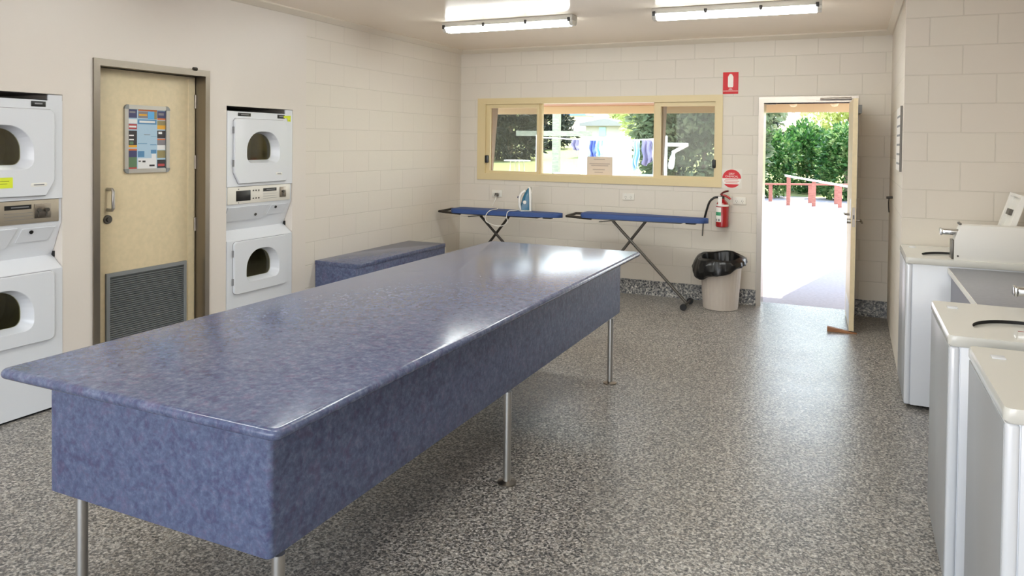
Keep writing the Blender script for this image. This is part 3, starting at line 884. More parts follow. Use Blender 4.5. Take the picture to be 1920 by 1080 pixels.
# ------------------------------------------------------------------ washing machines
def build_washer(x, y0, label, panel=False, cdx=0.255):
    W, D, H = 0.672, 0.70, 0.945
    y1 = y0+W
    t = thing('washing_machine', (x+D/2, y0+W/2, 0), label, 'washing machine', 'top loading washing machines')
    z0, zt = 0.024, H-0.04
    # body: corner posts stand proud of the inset side panels
    m = MB(); m.box(x+0.006, x+D, y0+0.008, y1-0.008, z0, zt, 0.004); m.build('cabinet', M['white'], t)
    m = MB(); m.box(x, x+0.034, y0, y1, z0, zt, 0.010, 3); fp = sub(m.build('front_panel', M['white_gloss'], t))
    m = MB(); m.box(x-0.002, x+0.002, y0+0.014, y1-0.014, z0+0.012, zt-0.006, 0.001); m.build('front_reflection_skin', M['front_grey_reflection'], fp)  # thin sheet carrying the painted reflection on the front
    m = MB(); m.box(x+0.036, x+D, y0+0.002, y0+0.010, z0, zt, 0.002); m.build('side_panel', M['white'], t)
    for fx in (x+0.07, x+D-0.07):
        for fy in (y0+0.07, y1-0.07):
            m = MB(); m.cyl((fx, fy, 0), (fx, fy, z0+0.004), 0.022, None, 12); m.build('foot', M['leg_grey'], t)
    # top deck with a round well and black gasket
    c = (x+0.275, y0+0.20); N = 240
    deck = rounded_rect(x-0.004, x+D, y0-0.004, y1+0.004, 0.016, 5)
    po = ray_loop(deck, c, N)
    ci = lambda r: [(c[0]+r*math.cos(2*math.pi*i/N), c[1]+r*math.sin(2*math.pi*i/N)) for i in range(N)]
    sc = lambda l, k: [(c[0]+(p[0]-c[0])*k, c[1]+(p[1]-c[1])*k) for p in l]
    Lz = lambda l, z: [(a, b, z) for a, b in l]
    m = MB(); m.loops([Lz(ci(0.1), zt), Lz(sc(po, 0.985), zt), Lz(po, zt+0.006), Lz(po, H-0.010), Lz(sc(po, 0.988), H), Lz(ci(0.178), H)], False, False); m.build('top_deck', M['washer_top'], t)
    m = MB(); m.loops([Lz(ci(0.178), H), Lz(ci(0.1775), H-0.013)], False, False); m.build('gasket', M['rubber'], t)
    m = MB(); m.loops([Lz(ci(0.1775), H-0.013), Lz(ci(0.05), H-0.012)], False, True); m.build('lid', M['washer_top'], t)
    m = MB(); m.box(x+0.25, x+0.33, y0+0.24, y0+0.246, H-0.0125, H-0.0115); m.build('lid_print', M['p_red'], t)
    m = MB(); m.box(x+0.045, x+0.085, y1-0.15, y1-0.11, H-0.001, H+0.004, 0.002); m.build('dispenser_cap', M['white'], t)
    # console with sloping front, coin slide
    cx = x+cdx
    prof = [(cx, H-0.003), (cx, H+0.125), (cx+0.035, H+0.215), (x+D, H+0.215), (x+D, H-0.003)]
    ce = y0+0.125 if panel else y1-0.012
    m = MB(); m.prism(prof, 'Y', y0+0.012, ce, 0.004, 2); co = sub(m.build('console', M['white_plastic'], t))
    m = MB(); m.box(cx-0.012, cx+0.003, y0+0.02, ce-0.008, H+0.002, H+0.12, 0.002); m.build('console_trim', M['leg_grey'], co)
    sy, sz = (y0+0.028, H+0.150) if panel else (y0+0.56, H+0.068)
    tip = 0.065 if panel else 0.10
    m = MB(); m.box(cx-tip, cx+0.05, sy, sy+0.057, sz, sz+0.034, 0.008, 3); sl = sub(m.build('coin_slide', M['chrome'], co))
    m = MB(); m.box(cx-tip-0.010, cx-tip+0.003, sy-0.006, sy+0.063, sz-0.004, sz+0.038, 0.005, 2); m.build('slide_pusher', M['chrome'], sl)
    for zz, xx in ((H+0.025, cx+0.02),):
        m = MB(); m.cyl((xx, y0+0.013, zz), (xx, y0+0.008, zz), 0.006, None, 10); m.build('screw', M['leg_grey'], co)
    m = MB(); m.box(cx+0.025, cx+0.04, y0+0.03, ce-0.01, H+0.213, H+0.225, 0.003); m.build('console_lip', M['leg_grey'], co)
    if panel:
        # raised meter panel leaning back over the console
        m = MB(); m.box(cx+0.22, x+D, y0+0.13, y1-0.004, H-0.003, H+0.160, 0.004); m.build('rear_console', M['white_plastic'], co)
        a, b = Vector((0.893, 0, 1.106)), Vector((0.962, 0, 1.337))
        ax = b-a; nn = Vector((-ax.z, 0, ax.x)).normalized()
        def Q(u, yy, h):
            v = a+ax*u+nn*h; return (v.x, yy, v.z)
        ya, yb = y0+0.14, y0+0.515
        m = MB()
        o_ = [(0, ya), (0, yb), (1, yb), (1, ya)]; i_ = [(0.10, ya+0.03), (0.10, yb-0.045), (0.92, yb-0.045), (0.92, ya+0.03)]
        m.loops([[Q(u, v, 0.0) for u, v in o_], [Q(u, v, 0.03) for u, v in o_], [Q(u, v, 0.03) for u, v in i_], [Q(u, v, 0.008) for u, v in i_]], True, True)
        pn = sub(m.build('meter_panel', M['white_plastic'], co))
        m = MB(); m.loops([[Q(0.42, ya+0.20, 0.008), Q(0.42, yb-0.09, 0.008), Q(0.58, yb-0.09, 0.008), Q(0.58, ya+0.20, 0.008)], [Q(0.42, ya+0.20, 0.028), Q(0.42, yb-0.09, 0.028), Q(0.58, yb-0.09, 0.028), Q(0.58, ya+0.20, 0.028)]]); m.build('panel_latch', M['leg_grey'], pn)
        m = MB(); m.box(0.86, 0.93, ya+0.05, yb, H+0.158, H+0.166, 0.002); m.build('panel_hinge', M['leg_dark'], pn)
    return t
build_washer(0.316, 5.198, 'white top loading washing machine farthest away, beside the block pier', True)
build_washer(0.333, 3.105, 'white washing machine nearer than the grey counter, its black lid ring showing', cdx=0.40)
build_washer(0.378, 2.300, 'white washing machine nearest the camera at the right edge', cdx=0.40)

# laminate counter between the machines
ct = thing('laundry_counter', (0.80, 4.49, 0), 'grey laminate counter set back between two white washing machines', 'counter')
mb = MB(); mb.box(0.541, XF-0.003, 3.80, 5.180, 0.868, 0.900, 0.003); mb.build('counter_top', plain('grey_laminate', (138, 140, 148), 0.3, 0, 0.5, 0, 40, 0, 0.03), ct)
mb = MB(); mb.box(0.536, 0.541, 3.80, 5.180, 0.869, 0.899); mb.build('edge_strip', M['white_plastic'], ct)
mb = MB(); mb.box(0.556, XF-0.003, 3.80, 5.180, 0.0, 0.868); mb.build('counter_body', plain('grey_cabinet', (128, 128, 138), 0.4), ct)

# ------------------------------------------------------------------ ironing boards
def build_board(x0, x1, yc, ztop, label, leg_mat, wheel):
    """x0: square end with iron rest; x1: nose"""
    t = thing('ironing_board', (0.5*(x0+x1), yc, 0), label, 'ironing board', 'ironing boards along the back wall')
    th = 0.048
    N = 40
    xs0 = x0+0.16
    top = []; 
    for i in range(N+1):
        q = i/N; x = xs0+(x1-xs0)*q
        if q < 0.04: w = 0.165*(0.82+0.18*math.sin(q/0.04*math.pi/2))
        elif q < 0.45: w = 0.165
        else:
            s = (q-0.45)/0.55
            w = 0.165 - 0.10*s**1.2
        if q > 0.93: w *= math.sqrt(max(0.0, 1-((q-0.93)/0.07)**2))*0.9+0.1
        top.append((x, w))
    sec = [(-1.0, 0.0), (-0.985, 0.6), (-0.93, 0.92), (-0.6, 1.0), (0.6, 1.0), (0.93, 0.92), (0.985, 0.6), (1.0, 0.0), (0.9, -0.05), (-0.9, -0.05)]
    ls = [[(x, yc+w*a, ztop-th+th*b) for a, b in sec] for x, w in top]
    m = MB(); m.loops(ls); m.build('padded_cover', M['blue_cloth'], t, sharp=60)
    m = MB(); m.box(xs0+0.02, x1-0.25, yc-0.10, yc+0.10, ztop-th-0.014, ztop-th-0.001); m.build('underframe', leg_mat, t)
    # iron rest loop at the square end
    m = MB(); zr = ztop-0.042
    m.tube([(xs0+0.12, yc-0.13, zr-0.012), (xs0, yc-0.135, zr-0.006), (x0+0.02, yc-0.125, zr), (x0, yc-0.10, zr), (x0+0.005, yc+0.10, zr+0.004), (x0+0.03, yc+0.125, zr+0.01), (xs0, yc+0.13, zr+0.01)], 0.014, 10, 4); m.build('iron_rest', M['leg_dark'], t)
    # crossed legs
    zt = ztop-th-0.012
    L1a, L1b = (x0+0.50*(1.0), zt), (x1-0.20, 0.05)
    L1a = (x0+0.46, zt); L1b = (x1-0.20, 0.05)
    m = MB(); m.cyl((L1a[0], yc-0.02, L1a[1]), (L1b[0], yc-0.02, L1b[1]), 0.0145, None, 12); lg = sub(m.build('leg', leg_mat, t))
    m = MB(); m.cyl((L1b[0], yc-0.16, 0.035), (L1b[0], yc+0.16, 0.035), 0.012, None, 12); m.build('cross_bar', leg_mat, lg)
    for s in (-1, 1):
        m = MB(); m.cyl((L1b[0], yc+s*0.165-0.012, 0.033), (L1b[0], yc+s*0.165+0.012, 0.033), 0.032, None, 20); m.build('wheel', M['rubber'], lg)
    L2a = (x0+0.82, zt); L2b = (x0+0.20, 0.03)
    m = MB(); m.cyl((L2a[0], yc+0.02, L2a[1]), (L2b[0], yc+0.02, L2b[1]), 0.0145, None, 12); lg = sub(m.build('leg', leg_mat, t))
    m = MB(); m.cyl((L2b[0], yc-0.16, 0.03), (L2b[0], yc+0.16, 0.03), 0.012, None, 12); m.build('cross_bar', leg_mat, lg)
    for s in (-1, 1):
        m = MB(); m.sphere((L2b[0], yc+s*0.16, 0.024), 0.024); m.build('foot', M['rubber'], lg)
    m = MB(); m.tube([(x0+0.34, yc-0.06, zt-0.03), (x0+0.42, yc-0.05, zt-0.02), (x0+0.52, yc-0.04, zt-0.006)], 0.006, 8); m.build('height_lever', M['steel'], t)
    m = MB(); m.box(x1-0.22, x1-0.12, yc-0.03, yc+0.03, ztop-th-0.02, ztop-th-0.002, 0.004); m.build('nose_bracket', M['leg_dark'], t)
    return t
build_board(-4.27, -2.815, 7.40, 0.882, 'blue ironing board in the corner with the iron standing on it', M['leg_dark'], True)
build_board(-2.735, -1.285, 7.43, 0.905, 'blue ironing board under the window with a bare top, left of the bin', M['leg_grey'], True)

# iron
def build_iron():
    x, y, z = -3.25, 7.40, 0.883
    t = thing('steam_iron', (x, y, z), 'teal and white steam iron standing on its heel on the blue board', 'iron')
    # stands on its heel: the sole faces +x, the tip points up
    H = 0.262
    def wid(s): return 0.058*math.sqrt(max(0.0, 1-s**1.9))+0.002
    ls = []
    for i in range(15):
        s = i/14; w = wid(s); zz = z+0.004+H*s
        ls.append([(x+0.052, y-w, zz), (x+0.052, y+w, zz), (x+0.061, y+w*0.97, zz), (x+0.061, y-w*0.97, zz)])
    m = MB(); m.loops(ls); m.build('soleplate', M['steel'], t)
    ls = []
    for i in range(15):
        s = i/14; w = wid(s)*0.96; zz = z+0.004+H*s*0.985
        ls.append([(x+0.030, y-w, zz), (x+0.030, y+w, zz), (x+0.052, y+w, zz), (x+0.052, y-w, zz)])
    m = MB(); m.loops(ls); m.build('skirt', M['white_plastic'], t)
    ls = []
    for i in range(13):
        s = i/12; w = wid(s*0.93)*0.86; zz = z+0.016+H*s*0.90
        d = 0.078*(1-s**2.2)+0.004
        ls.append([(x+0.031, y-w, zz), (x+0.031, y+w, zz), (x+0.031-d*0.6, y+w*0.8, zz), (x+0.031-d, y+w*0.45, zz), (x+0.031-d, y-w*0.45, zz), (x+0.031-d*0.6, y-w*0.8, zz)])
    m = MB(); m.loops(ls); m.build('body', M['teal'], t, sharp=60)
    m = MB(); m.tube([(x-0.005, y, z+0.222), (x-0.045, y, z+0.195), (x-0.066, y, z+0.15), (x-0.068, y, z+0.08), (x-0.055, y, z+0.03), (x-0.02, y, z+0.012), (x+0.02, y, z+0.012)], 0.015, 12, 4); h = sub(m.build('handle', M['white_plastic'], t))
    m = MB(); m.cyl((x-0.078, y, z+0.148), (x-0.094, y, z+0.150), 0.013, 0.011, 14); m.build('steam_button', M['p_navy'], h)
    m = MB(); m.cyl((x-0.02, y-0.035, z+0.10), (x-0.024, y-0.058, z+0.10), 0.020, 0.018, 20); m.build('dial', M['white_plastic'], t)
    m = MB(); m.box(x-0.066, x+0.055, y-0.05, y+0.05, z, z+0.012, 0.005, 2); m.build('heel', M['white_plastic'], t)
    for ch in t.children: ch.data.transform(Matrix.Rotation(R(38), 4, 'Z'))
    # flex: wall plug down behind the board, over the front edge and back up
    m = MB()
    m.tube([(-3.815, YB-0.055, 1.015), (-3.81, YB-0.07, 0.97), (-3.80, 7.70, 0.90), (-3.74, 7.60, 0.895), (-3.64, 7.50, 0.890), (-3.585, 7.36, 0.889), (-3.60, 7.245, 0.886), (-3.635, 7.215, 0.845), (-3.645, 7.21, 0.79), (-3.61, 7.20, 0.755), (-3.51, 7.20, 0.725),
            (-3.42, 7.20, 0.735), (-3.375, 7.205, 0.78), (-3.39, 7.212, 0.83), (-3.385, 7.245, 0.886), (-3.345, 7.33, 0.890), (x-0.05, y-0.01, z+0.018)], 0.0042, 8, 5)
    m.build('flex', M['white_plastic'], t)
    m = MB(); m.box(-3.835, -3.795, YB-0.05, YB-0.013, 0.995, 1.035, 0.006); m.build('plug', M['leg_grey'], t)
build_iron()

# ------------------------------------------------------------------ power points
def build_outlet(x0, x1, z0, z1, label, double=True, name='power_point'):
    t = thing(name, (0.5*(x0+x1), YB, 0.5*(z0+z1)), label, 'power point', 'power points on the back wall')
    m = MB(); m.box(x0, x1, YB-0.012, YB-0.0005, z0, z1, 0.004); m.build('plate', M['outlet'], t)
    cx = [0.5*(x0+x1)] if not double else [x0+(x1-x0)*0.28, x0+(x1-x0)*0.72]
    zc = 0.5*(z0+z1)-0.008
    for c in cx:
        m = MB()
        for (dx, dz, s) in ((-0.007, 0.005, 0.35), (0.007, 0.005, -0.35), (0.0, -0.012, 0)):
            m.loops([[(c+dx-0.0018-0.005*s, YB-0.0125, zc+dz-0.006), (c+dx+0.0018-0.005*s, YB-0.0125, zc+dz-0.006), (c+dx+0.0018+0.005*s, YB-0.0125, zc+dz+0.006), (c+dx-0.0018+0.005*s, YB-0.0125, zc+dz+0.006)],
                     [(c+dx-0.0018-0.005*s, YB-0.0120, zc+dz-0.006), (c+dx+0.0018-0.005*s, YB-0.0120, zc+dz-0.006), (c+dx+0.0018+0.005*s, YB-0.0120, zc+dz+0.006), (c+dx-0.0018+0.005*s, YB-0.0120, zc+dz+0.006)]])
        m.build('socket', M['leg_grey'], t)
        m = MB(); m.box(c-0.007, c+0.007, YB-0.015, YB-0.011, zc+0.022, zc+0.036, 0.002); m.build('switch', M['white_plastic'], t)
    return t
build_outlet(-3.89, -3.755, 0.985, 1.070, 'white power point above the corner ironing board with a grey plug in it')
build_outlet(-2.29, -2.155, 1.018, 1.092, 'white double power point under the window above the bare ironing board')
build_outlet(-1.115, -0.985, 1.022, 1.100, 'white double power point between the fire extinguisher and the open doorway')

# ------------------------------------------------------------------ signs and extinguisher
sg = thing('extinguisher_sign', (-1.16, YB, 2.27), 'red rectangular sign with a white extinguisher picture above the window corner', 'sign', 'red signs')
mb = MB(); mb.box(-1.236, -1.082, YB-0.004, YB-0.0005, 2.160, 2.384, 0.001); mb.build('sign_plate', M['sign_red'], sg)
mb = MB(); mb.prism([(-1.186+0.0, 2.24), (-1.18, 2.228), (-1.138, 2.228), (-1.132, 2.24), (-1.132, 2.335), (-1.142, 2.355), (-1.150, 2.366), (-1.168, 2.366), (-1.176, 2.355), (-1.186, 2.335)], 'Y', YB-0.0055, YB-0.004); mb.build('pictogram', M['sign_white'], sg)
mb = MB(); mb.prism([(-1.18, 2.198), (-1.138, 2.198), (-1.144, 2.214), (-1.152, 2.220), (-1.166, 2.220), (-1.174, 2.214)], 'Y', YB-0.0055, YB-0.004); mb.build('pictogram', M['pink_print'], sg)
mb = MB(); mb.box(-1.232, -1.086, YB-0.0050, YB-0.004, 2.182, 2.197); mb.build('text_band', M['pink_print'], sg)
text('lettering', 'FIRE EXTINGUISHER', 0.0145, M['sign_red'], sg, (-1.159, YB-0.0058, 2.1895), (1, 0, 0), (0, 0, 1))

rs = thing('round_sign', (-1.132, YB, 1.286), 'round red and white extinguisher notice on the wall just above the fire extinguisher', 'sign', 'red signs')
cz, rr = 1.286, 0.094
mb = MB(); mb.box(-1.235, -1.030, YB-0.002, YB-0.0005, cz-0.1, cz+0.1); mb.build('backing', plain('clear_backing', (222, 217, 206), 0.3), rs)
def seg(z0, z1, r, c=(-1.132, 1.286), n=20):
    a0 = math.asin(max(-1, min(1, (z0-c[1])/r))); a1 = math.asin(max(-1, min(1, (z1-c[1])/r)))
    right = [(c[0]+r*math.cos(a0+(a1-a0)*i/n), c[1]+r*math.sin(a0+(a1-a0)*i/n)) for i in range(n+1)]
    left = [(2*c[0]-x, z) for x, z in reversed(right)]
    if abs(a1-math.pi/2) < 1e-3: left = left[1:]
    if abs(a0+math.pi/2) < 1e-3: left = left[:-1]
    return right+left
mb = MB(); mb.prism(seg(cz+0.002, cz+rr, rr), 'Y', YB-0.004, YB-0.002); mb.build('red_segment', M['sign_red'], rs)
mb = MB(); mb.prism(seg(cz-0.058, cz+0.002, rr), 'Y', YB-0.004, YB-0.002); mb.build('white_band', M['sign_white'], rs)
mb = MB(); mb.prism(seg(cz-rr, cz-0.058, rr), 'Y', YB-0.004, YB-0.002); mb.build('red_segment', M['sign_red'], rs)
text('lettering', 'DRY', 0.030, M['sign_white'], rs, (-1.132, YB-0.0045, cz+0.048), (1, 0, 0), (0, 0, 1))
text('lettering', 'CHEMICAL', 0.027, M['sign_white'], rs, (-1.132, YB-0.0045, cz+0.022), (1, 0, 0), (0, 0, 1))
mb = MB()
for k, w in enumerate((0.065, 0.075, 0.06)):
    mb.box(-1.132-w, -1.132+w, YB-0.0047, YB-0.004, cz-0.014-0.016*k, cz-0.006-0.016*k)
mb.build('band_print', M['pink_print'], rs)

def build_extinguisher():
    x, y, z = -1.208, YB-0.085, 0.79
    t = thing('fire_extinguisher', (x, y, z), 'red fire extinguisher with black hose hung on the wall beside the doorway', 'fire extinguisher')
    r = 0.064
    m = MB(); m.lathe([(0.045, 0), (r-0.006, 0.0), (r, 0.008), (r, 0.225), (r-0.012, 0.25), (0.035, 0.272), (0.022, 0.280), (0.022, 0.292)], (x, y, z), 32); m.build('cylinder', M['red'], t)
    m = MB(); m.lathe([(r+0.001, 0.214), (r+0.001, 0.234)], (x, y, z), 32, 'Z', False, False); m.build('white_band', M['sign_white'], t)
    # curved label wrapped on the cylinder
    def patch(a0, a1, z0, z1, e, n=10):
        mb = MB(); ls = []
        for zz in (z0, z1): ls.append([(x+(r+e)*math.cos(R(a0+(a1-a0)*i/n)), y+(r+e)*math.sin(R(a0+(a1-a0)*i/n)), z+zz) for i in range(n+1)])
        mb.loops(ls, False, False, ring=False); return mb
    lb = sub(patch(205, 268, 0.055, 0.205, 0.0012).build('label', M['sign_white'], t))
    patch(206, 267, 0.120, 0.155, 0.0018).build('green_panel', M['green'], lb)
    m = patch(210, 228, 0.064, 0.086, 0.0018); m.build('label_print', M['grey_mark'], lb)
    m = patch(240, 258, 0.064, 0.086, 0.0018); m.build('label_print', M['grey_mark'], lb)
    m = MB(); m.cyl((x, y, z+0.285), (x, y, z+0.325), 0.020, None, 20); m.cyl((x-0.0, y, z+0.30), (x-0.05, y-0.01, z+0.305), 0.012, None, 12); v = sub(m.build('valve', M['leg_dark'], t))
    m = MB(); m.tube([(x-0.01, y, z+0.325), (x+0.03, y-0.012, z+0.322), (x+0.075, y-0.022, z+0.296), (x+0.082, y-0.024, z+0.286)], 0.011, 8, 3); m.build('carry_handle', M['red'], t)
    m = MB(); m.tube([(x-0.02, y, z+0.328), (x+0.0, y, z+0.35), (x+0.03, y-0.01, z+0.366), (x+0.06, y-0.02, z+0.372)], 0.010, 8, 3); m.build('lever', M['dark_red'], t)
    m = MB(); m.box(x-0.032, x+0.006, y-r-0.012, y-r-0.0105, z+0.222, z+0.315); m.build('tag', M['sign_white'], t)
    m = MB(); m.tube([(x-0.045, y-0.01, z+0.305), (x-0.08, y-0.02, z+0.298), (x-0.125, y-0.02, z+0.255), (x-0.155, y-0.01, z+0.17), (x-0.178, y, z+0.08), (x-0.19, y, z+0.03)], 0.0115, 10, 4); h = sub(m.build('hose', M['black'], t))
    m = MB(); m.cyl((x-0.19, y, z+0.03), (x-0.197, y, z-0.105), 0.0085, 0.0065, 10); m.build('nozzle', M['leg_grey'], h)
    m = MB(); m.box(x-0.03, x+0.03, y+r-0.004, YB-0.001, z+0.02, z+0.26); m.build('wall_bracket', M['leg_grey'], t)
build_extinguisher()

# ------------------------------------------------------------------ bin with bag
def build_bin():
    c = (-1.178, 7.565, 0)
    t = thing('rubbish_bin', c, 'pale grey ribbed plastic rubbish bin by the doorway, black bag inside', 'bin')
    m = MB(); m.lathe([(0.150, 0.0), (0.166, 0.004), (0.170, 0.03), (0.196, 0.40), (0.197, 0.47), (0.206, 0.472), (0.206, 0.485), (0.190, 0.485), (0.188, 0.40), (0.16, 0.02), (0.02, 0.015)], c, 120, 'Z', True, True, 0.006, 30)
    b = m.build('bin_body', M['bin_grey'], t, sharp=25)
    m = MB(); m.tube([(c[0]-0.07, c[1]-0.188, 0.375), (c[0]-0.06, c[1]-0.206, 0.362), (c[0]+0.02, c[1]-0.214, 0.362), (c[0]+0.035, c[1]-0.196, 0.375)], 0.006, 8, 3); m.build('bin_handle', M['bin_grey'], t)
    # crumpled bag folded over the rim
    g = thing('bin_bag', (c[0], c[1], 0.49), 'crumpled black plastic bag lining the grey bin and drooping over its rim', 'bin bag')
    N = 96; rnd = random.Random(4)
    ph = [rnd.uniform(0, 6.28) for _ in range(8)]
    def drop(a):
        # hangs lowest at the left front
        d = 0.5+0.5*math.cos(a-R(212))
        return 0.085+0.125*d**2.0+0.007*math.sin(5*a+ph[0])+0.004*math.sin(11*a+ph[1])
    prof = []
    def ring(k):
        l = []
        for i in range(N):
            a = 2*math.pi*i/N
            wob = 0.010*math.sin(5*a+ph[2]+k)+0.007*math.sin(13*a+ph[3]+2.1*k)+0.005*math.sin(23*a+ph[4]+1.3*k)
            d = drop(a)
            rim = 0.527+0.020*math.cos(a-R(80))+0.007*math.sin(4*a+ph[5])
            bul = 0.020+0.020*(0.5+0.5*math.cos(a-R(200)))
            if k == 0: r, z = 0.216+bul*0.5+wob*0.6, rim-d
            elif k == 1: r, z = 0.222+bul*0.9+wob*0.8, rim-d*0.92
            elif k == 2: r, z = 0.228+bul*1.1+wob, rim-d*0.68
            elif k == 3: r, z = 0.228+bul*0.8+wob*0.8, rim-d*0.36
            elif k == 4: r, z = 0.224+bul*0.3+wob*0.4, rim-0.018
            elif k == 5: r, z = 0.206+wob*0.4, rim
            elif k == 6: r, z = 0.186+wob*0.2, rim-0.012
            elif k == 7: r, z = 0.172+wob*0.6, rim-0.10
            elif k == 8: r, z = 0.14+wob, 0.30
            else: r, z = 0.05, 0.26
            l.append((c[0]+r*math.cos(a), c[1]+r*math.sin(a), z))
        return l
    m = MB(); m.loops([ring(k) for k in range(10)], False, True); m.build('bag_film', M['bag'], g, sharp=28)
build_bin()

# ------------------------------------------------------------------ nook wall: framed sheet and hook
ws = thing('wall_chart', (XR, 6.28, 1.46), 'pale wall chart seen edge-on, on the narrow wall right of the open door', 'chart')
mb = MB(); mb.box(XR-0.012, XR-0.0005, 6.02, 6.56, 1.455, 1.925); mb.build('chart_sheet', M['sign_white'], ws)
mb = MB(); mb.box(XR-0.016, XR-0.0005, 6.008, 6.02, 1.452, 1.928); mb.build('chart_edge', M['leg_grey'], ws)
mb = MB()
for k in range(6): mb.box(XR-0.0128, XR-0.012, 6.06, 6.48, 1.50+0.07*k, 1.515+0.07*k)
mb.build('chart_print', M['grey_mark'], ws)
hk = thing('wall_hook', (XR, 7.19, 1.17), 'small dark hook on the narrow wall right of the open door', 'hook')
mb = MB(); mb.cyl((XR-0.001, 7.19, 1.195), (XR-0.05, 7.19, 1.19), 0.011, None, 10); mb.tube([(XR-0.028, 7.19, 1.19), (XR-0.032, 7.2, 1.15), (XR-0.03, 7.21, 1.10), (XR-0.026, 7.22, 1.06)], 0.0045, 8, 3); mb.build('hook', M['leg_dark'], hk)

# ------------------------------------------------------------------ ceiling lights
def build_lamp(x0, yc, label):
    L = 1.285; x1 = x0+L
    t = thing('ceiling_light', (0.5*(x0+x1), yc, ZC), label, 'ceiling light', 'fluorescent ceiling lights')
    y0, y1 = yc-0.065, yc+0.065
    m = MB(); m.box(x0, x1, y0, y1, ZC-0.046, ZC-0.001, 0.004); m.build('fitting_base', M['fixture'], t)
    m = MB(); m.prism([(y0+0.004, ZC-0.046), (y0+0.010, ZC-0.072), (y0+0.030, ZC-0.090), (y1-0.030, ZC-0.090), (y1-0.010, ZC-0.072), (y1-0.004, ZC-0.046)], 'X', x0+0.035, x1-0.035, 0.003); m.build('diffuser', M['lamp'], t)
    for a, b in ((x0, x0+0.035), (x1-0.035, x1)):
        m = MB(); m.prism([(y0+0.004, ZC-0.046), (y0+0.010, ZC-0.072), (y0+0.030, ZC-0.090), (y1-0.030, ZC-0.090), (y1-0.010, ZC-0.072), (y1-0.004, ZC-0.046)], 'X', a, b, 0.004); m.build('end_cap', M['clear'], t)
    for q in (0.015, 0.335, 0.66, 0.975):
        m = MB(); xx = x0+L*q; m.box(xx-0.012, xx+0.012, y0-0.008, y0+0.004, ZC-0.062, ZC-0.026, 0.003); m.build('clip', M['clip'], t)
    return t
l1 = build_lamp(-3.49, 6.03, 'lit fluorescent light on the ceiling, the one nearer the left wall')
l2 = dup(l1, (-0.875, 6.05, ZC), 'lit fluorescent light on the ceiling, the one nearer the back doorway')
l2.rotation_euler = (0, 0, R(2.2))
l3 = dup(l1, (-2.85, 1.2, ZC), 'added unseen fluorescent light on the ceiling over the near end of the table')  # this lamp and the next are unseen, added to brighten the room
l4 = dup(l1, (-0.7, 1.2, ZC), 'added unseen fluorescent light on the ceiling directly above the camera')

l5 = dup(l1, (-2.85, 3.6, ZC), 'added unseen fluorescent light on the ceiling over the middle of the table')  # second unseen pair, added to brighten the pier
l6 = dup(l1, (-0.7, 3.6, ZC), 'added unseen fluorescent light on the ceiling between the table and the washing machines')

# ------------------------------------------------------------------ outside
mb = MB(); mb.poly([(-60, YB+WT, -0.03), (25, YB+WT, -0.03), (25, 26, -0.03), (-60, 26, -0.03)]); struct(mb.build('pavement', M['concrete']))
mb = MB(); mb.poly([(-30, -40, -0.03), (30, -40, -0.03), (30, YN-WT, -0.03), (-30, YN-WT, -0.03)]); struct(mb.build('pavement_rear', M['concrete']))
mb = MB()
NX, NY = 24, 16
gx = [-90+150*i/NX for i in range(NX+1)]; gy = [26+90*j/NY for j in range(NY+1)]
mb2 = [[(x, y, -0.03+0.055*(y-26)*(0.9+0.25*math.sin(x*0.06))+0.0011*(max(0, y-34)**1.75)*max(0, -x)/22) for x in gx] for y in gy]
mb.loops(mb2, False, False, ring=False); struct(mb.build('hillside', M['grass'], sharp=60))
def ground_z(x, y):
    if y < 26: return -0.03
    return -0.03+0.055*(y-26)*(0.9+0.25*math.sin(x*0.06))+0.0011*(max(0, y-34)**1.75)*max(0, -x)/22

# eave over the back wall, with two small lights in its soffit
ev = thing('eave', (-2.5, 8.7, 2.03), 'cream eave board and brown soffit outside above the doorway and window', 'eave')
mb = MB(); mb.box(-9, 1.3, 9.27, 9.30, 2.025, 2.30); mb.build('fascia_board', M['fascia'], ev)
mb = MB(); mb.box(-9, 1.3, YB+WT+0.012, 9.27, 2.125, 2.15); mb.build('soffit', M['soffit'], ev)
for x in (-0.64, -0.20):
    d = thing('soffit_light', (x, 9.17, 2.125), 'small cream round light under the eave, the %s of two seen through the door' % ('left' if x < -0.4 else 'right'), 'light', 'soffit lights')
    mb = MB(); mb.lathe([(0.045, -0.0005), (0.045, -0.015), (0.030, -0.035), (0.005, -0.042)], (x, 9.17, 2.1245), 20); mb.build('cover', M['fascia'], d)
# unseen slab, added and shaped to cast the diagonal shade on the pavement
mb = MB(); mb.prism([(0.02, 8.07), (0.02, 10.0), (0.63, 12.85), (5.0, 12.85), (5.0, 8.07)], 'Z', 3.4, 3.48)
struct(mb.build('pavement_shade_slab', M['outer']))
# hood cheeks beside the window
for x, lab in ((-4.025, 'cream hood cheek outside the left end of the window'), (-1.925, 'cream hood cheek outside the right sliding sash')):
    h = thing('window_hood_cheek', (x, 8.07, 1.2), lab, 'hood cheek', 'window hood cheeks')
    mb = MB(); mb.prism([(8.07, 1.1), (8.08, 1.1), (8.245, 2.124), (8.07, 2.124)], 'X', x-0.025, x+0.025); mb.build('cheek_board', M['outer'], h)

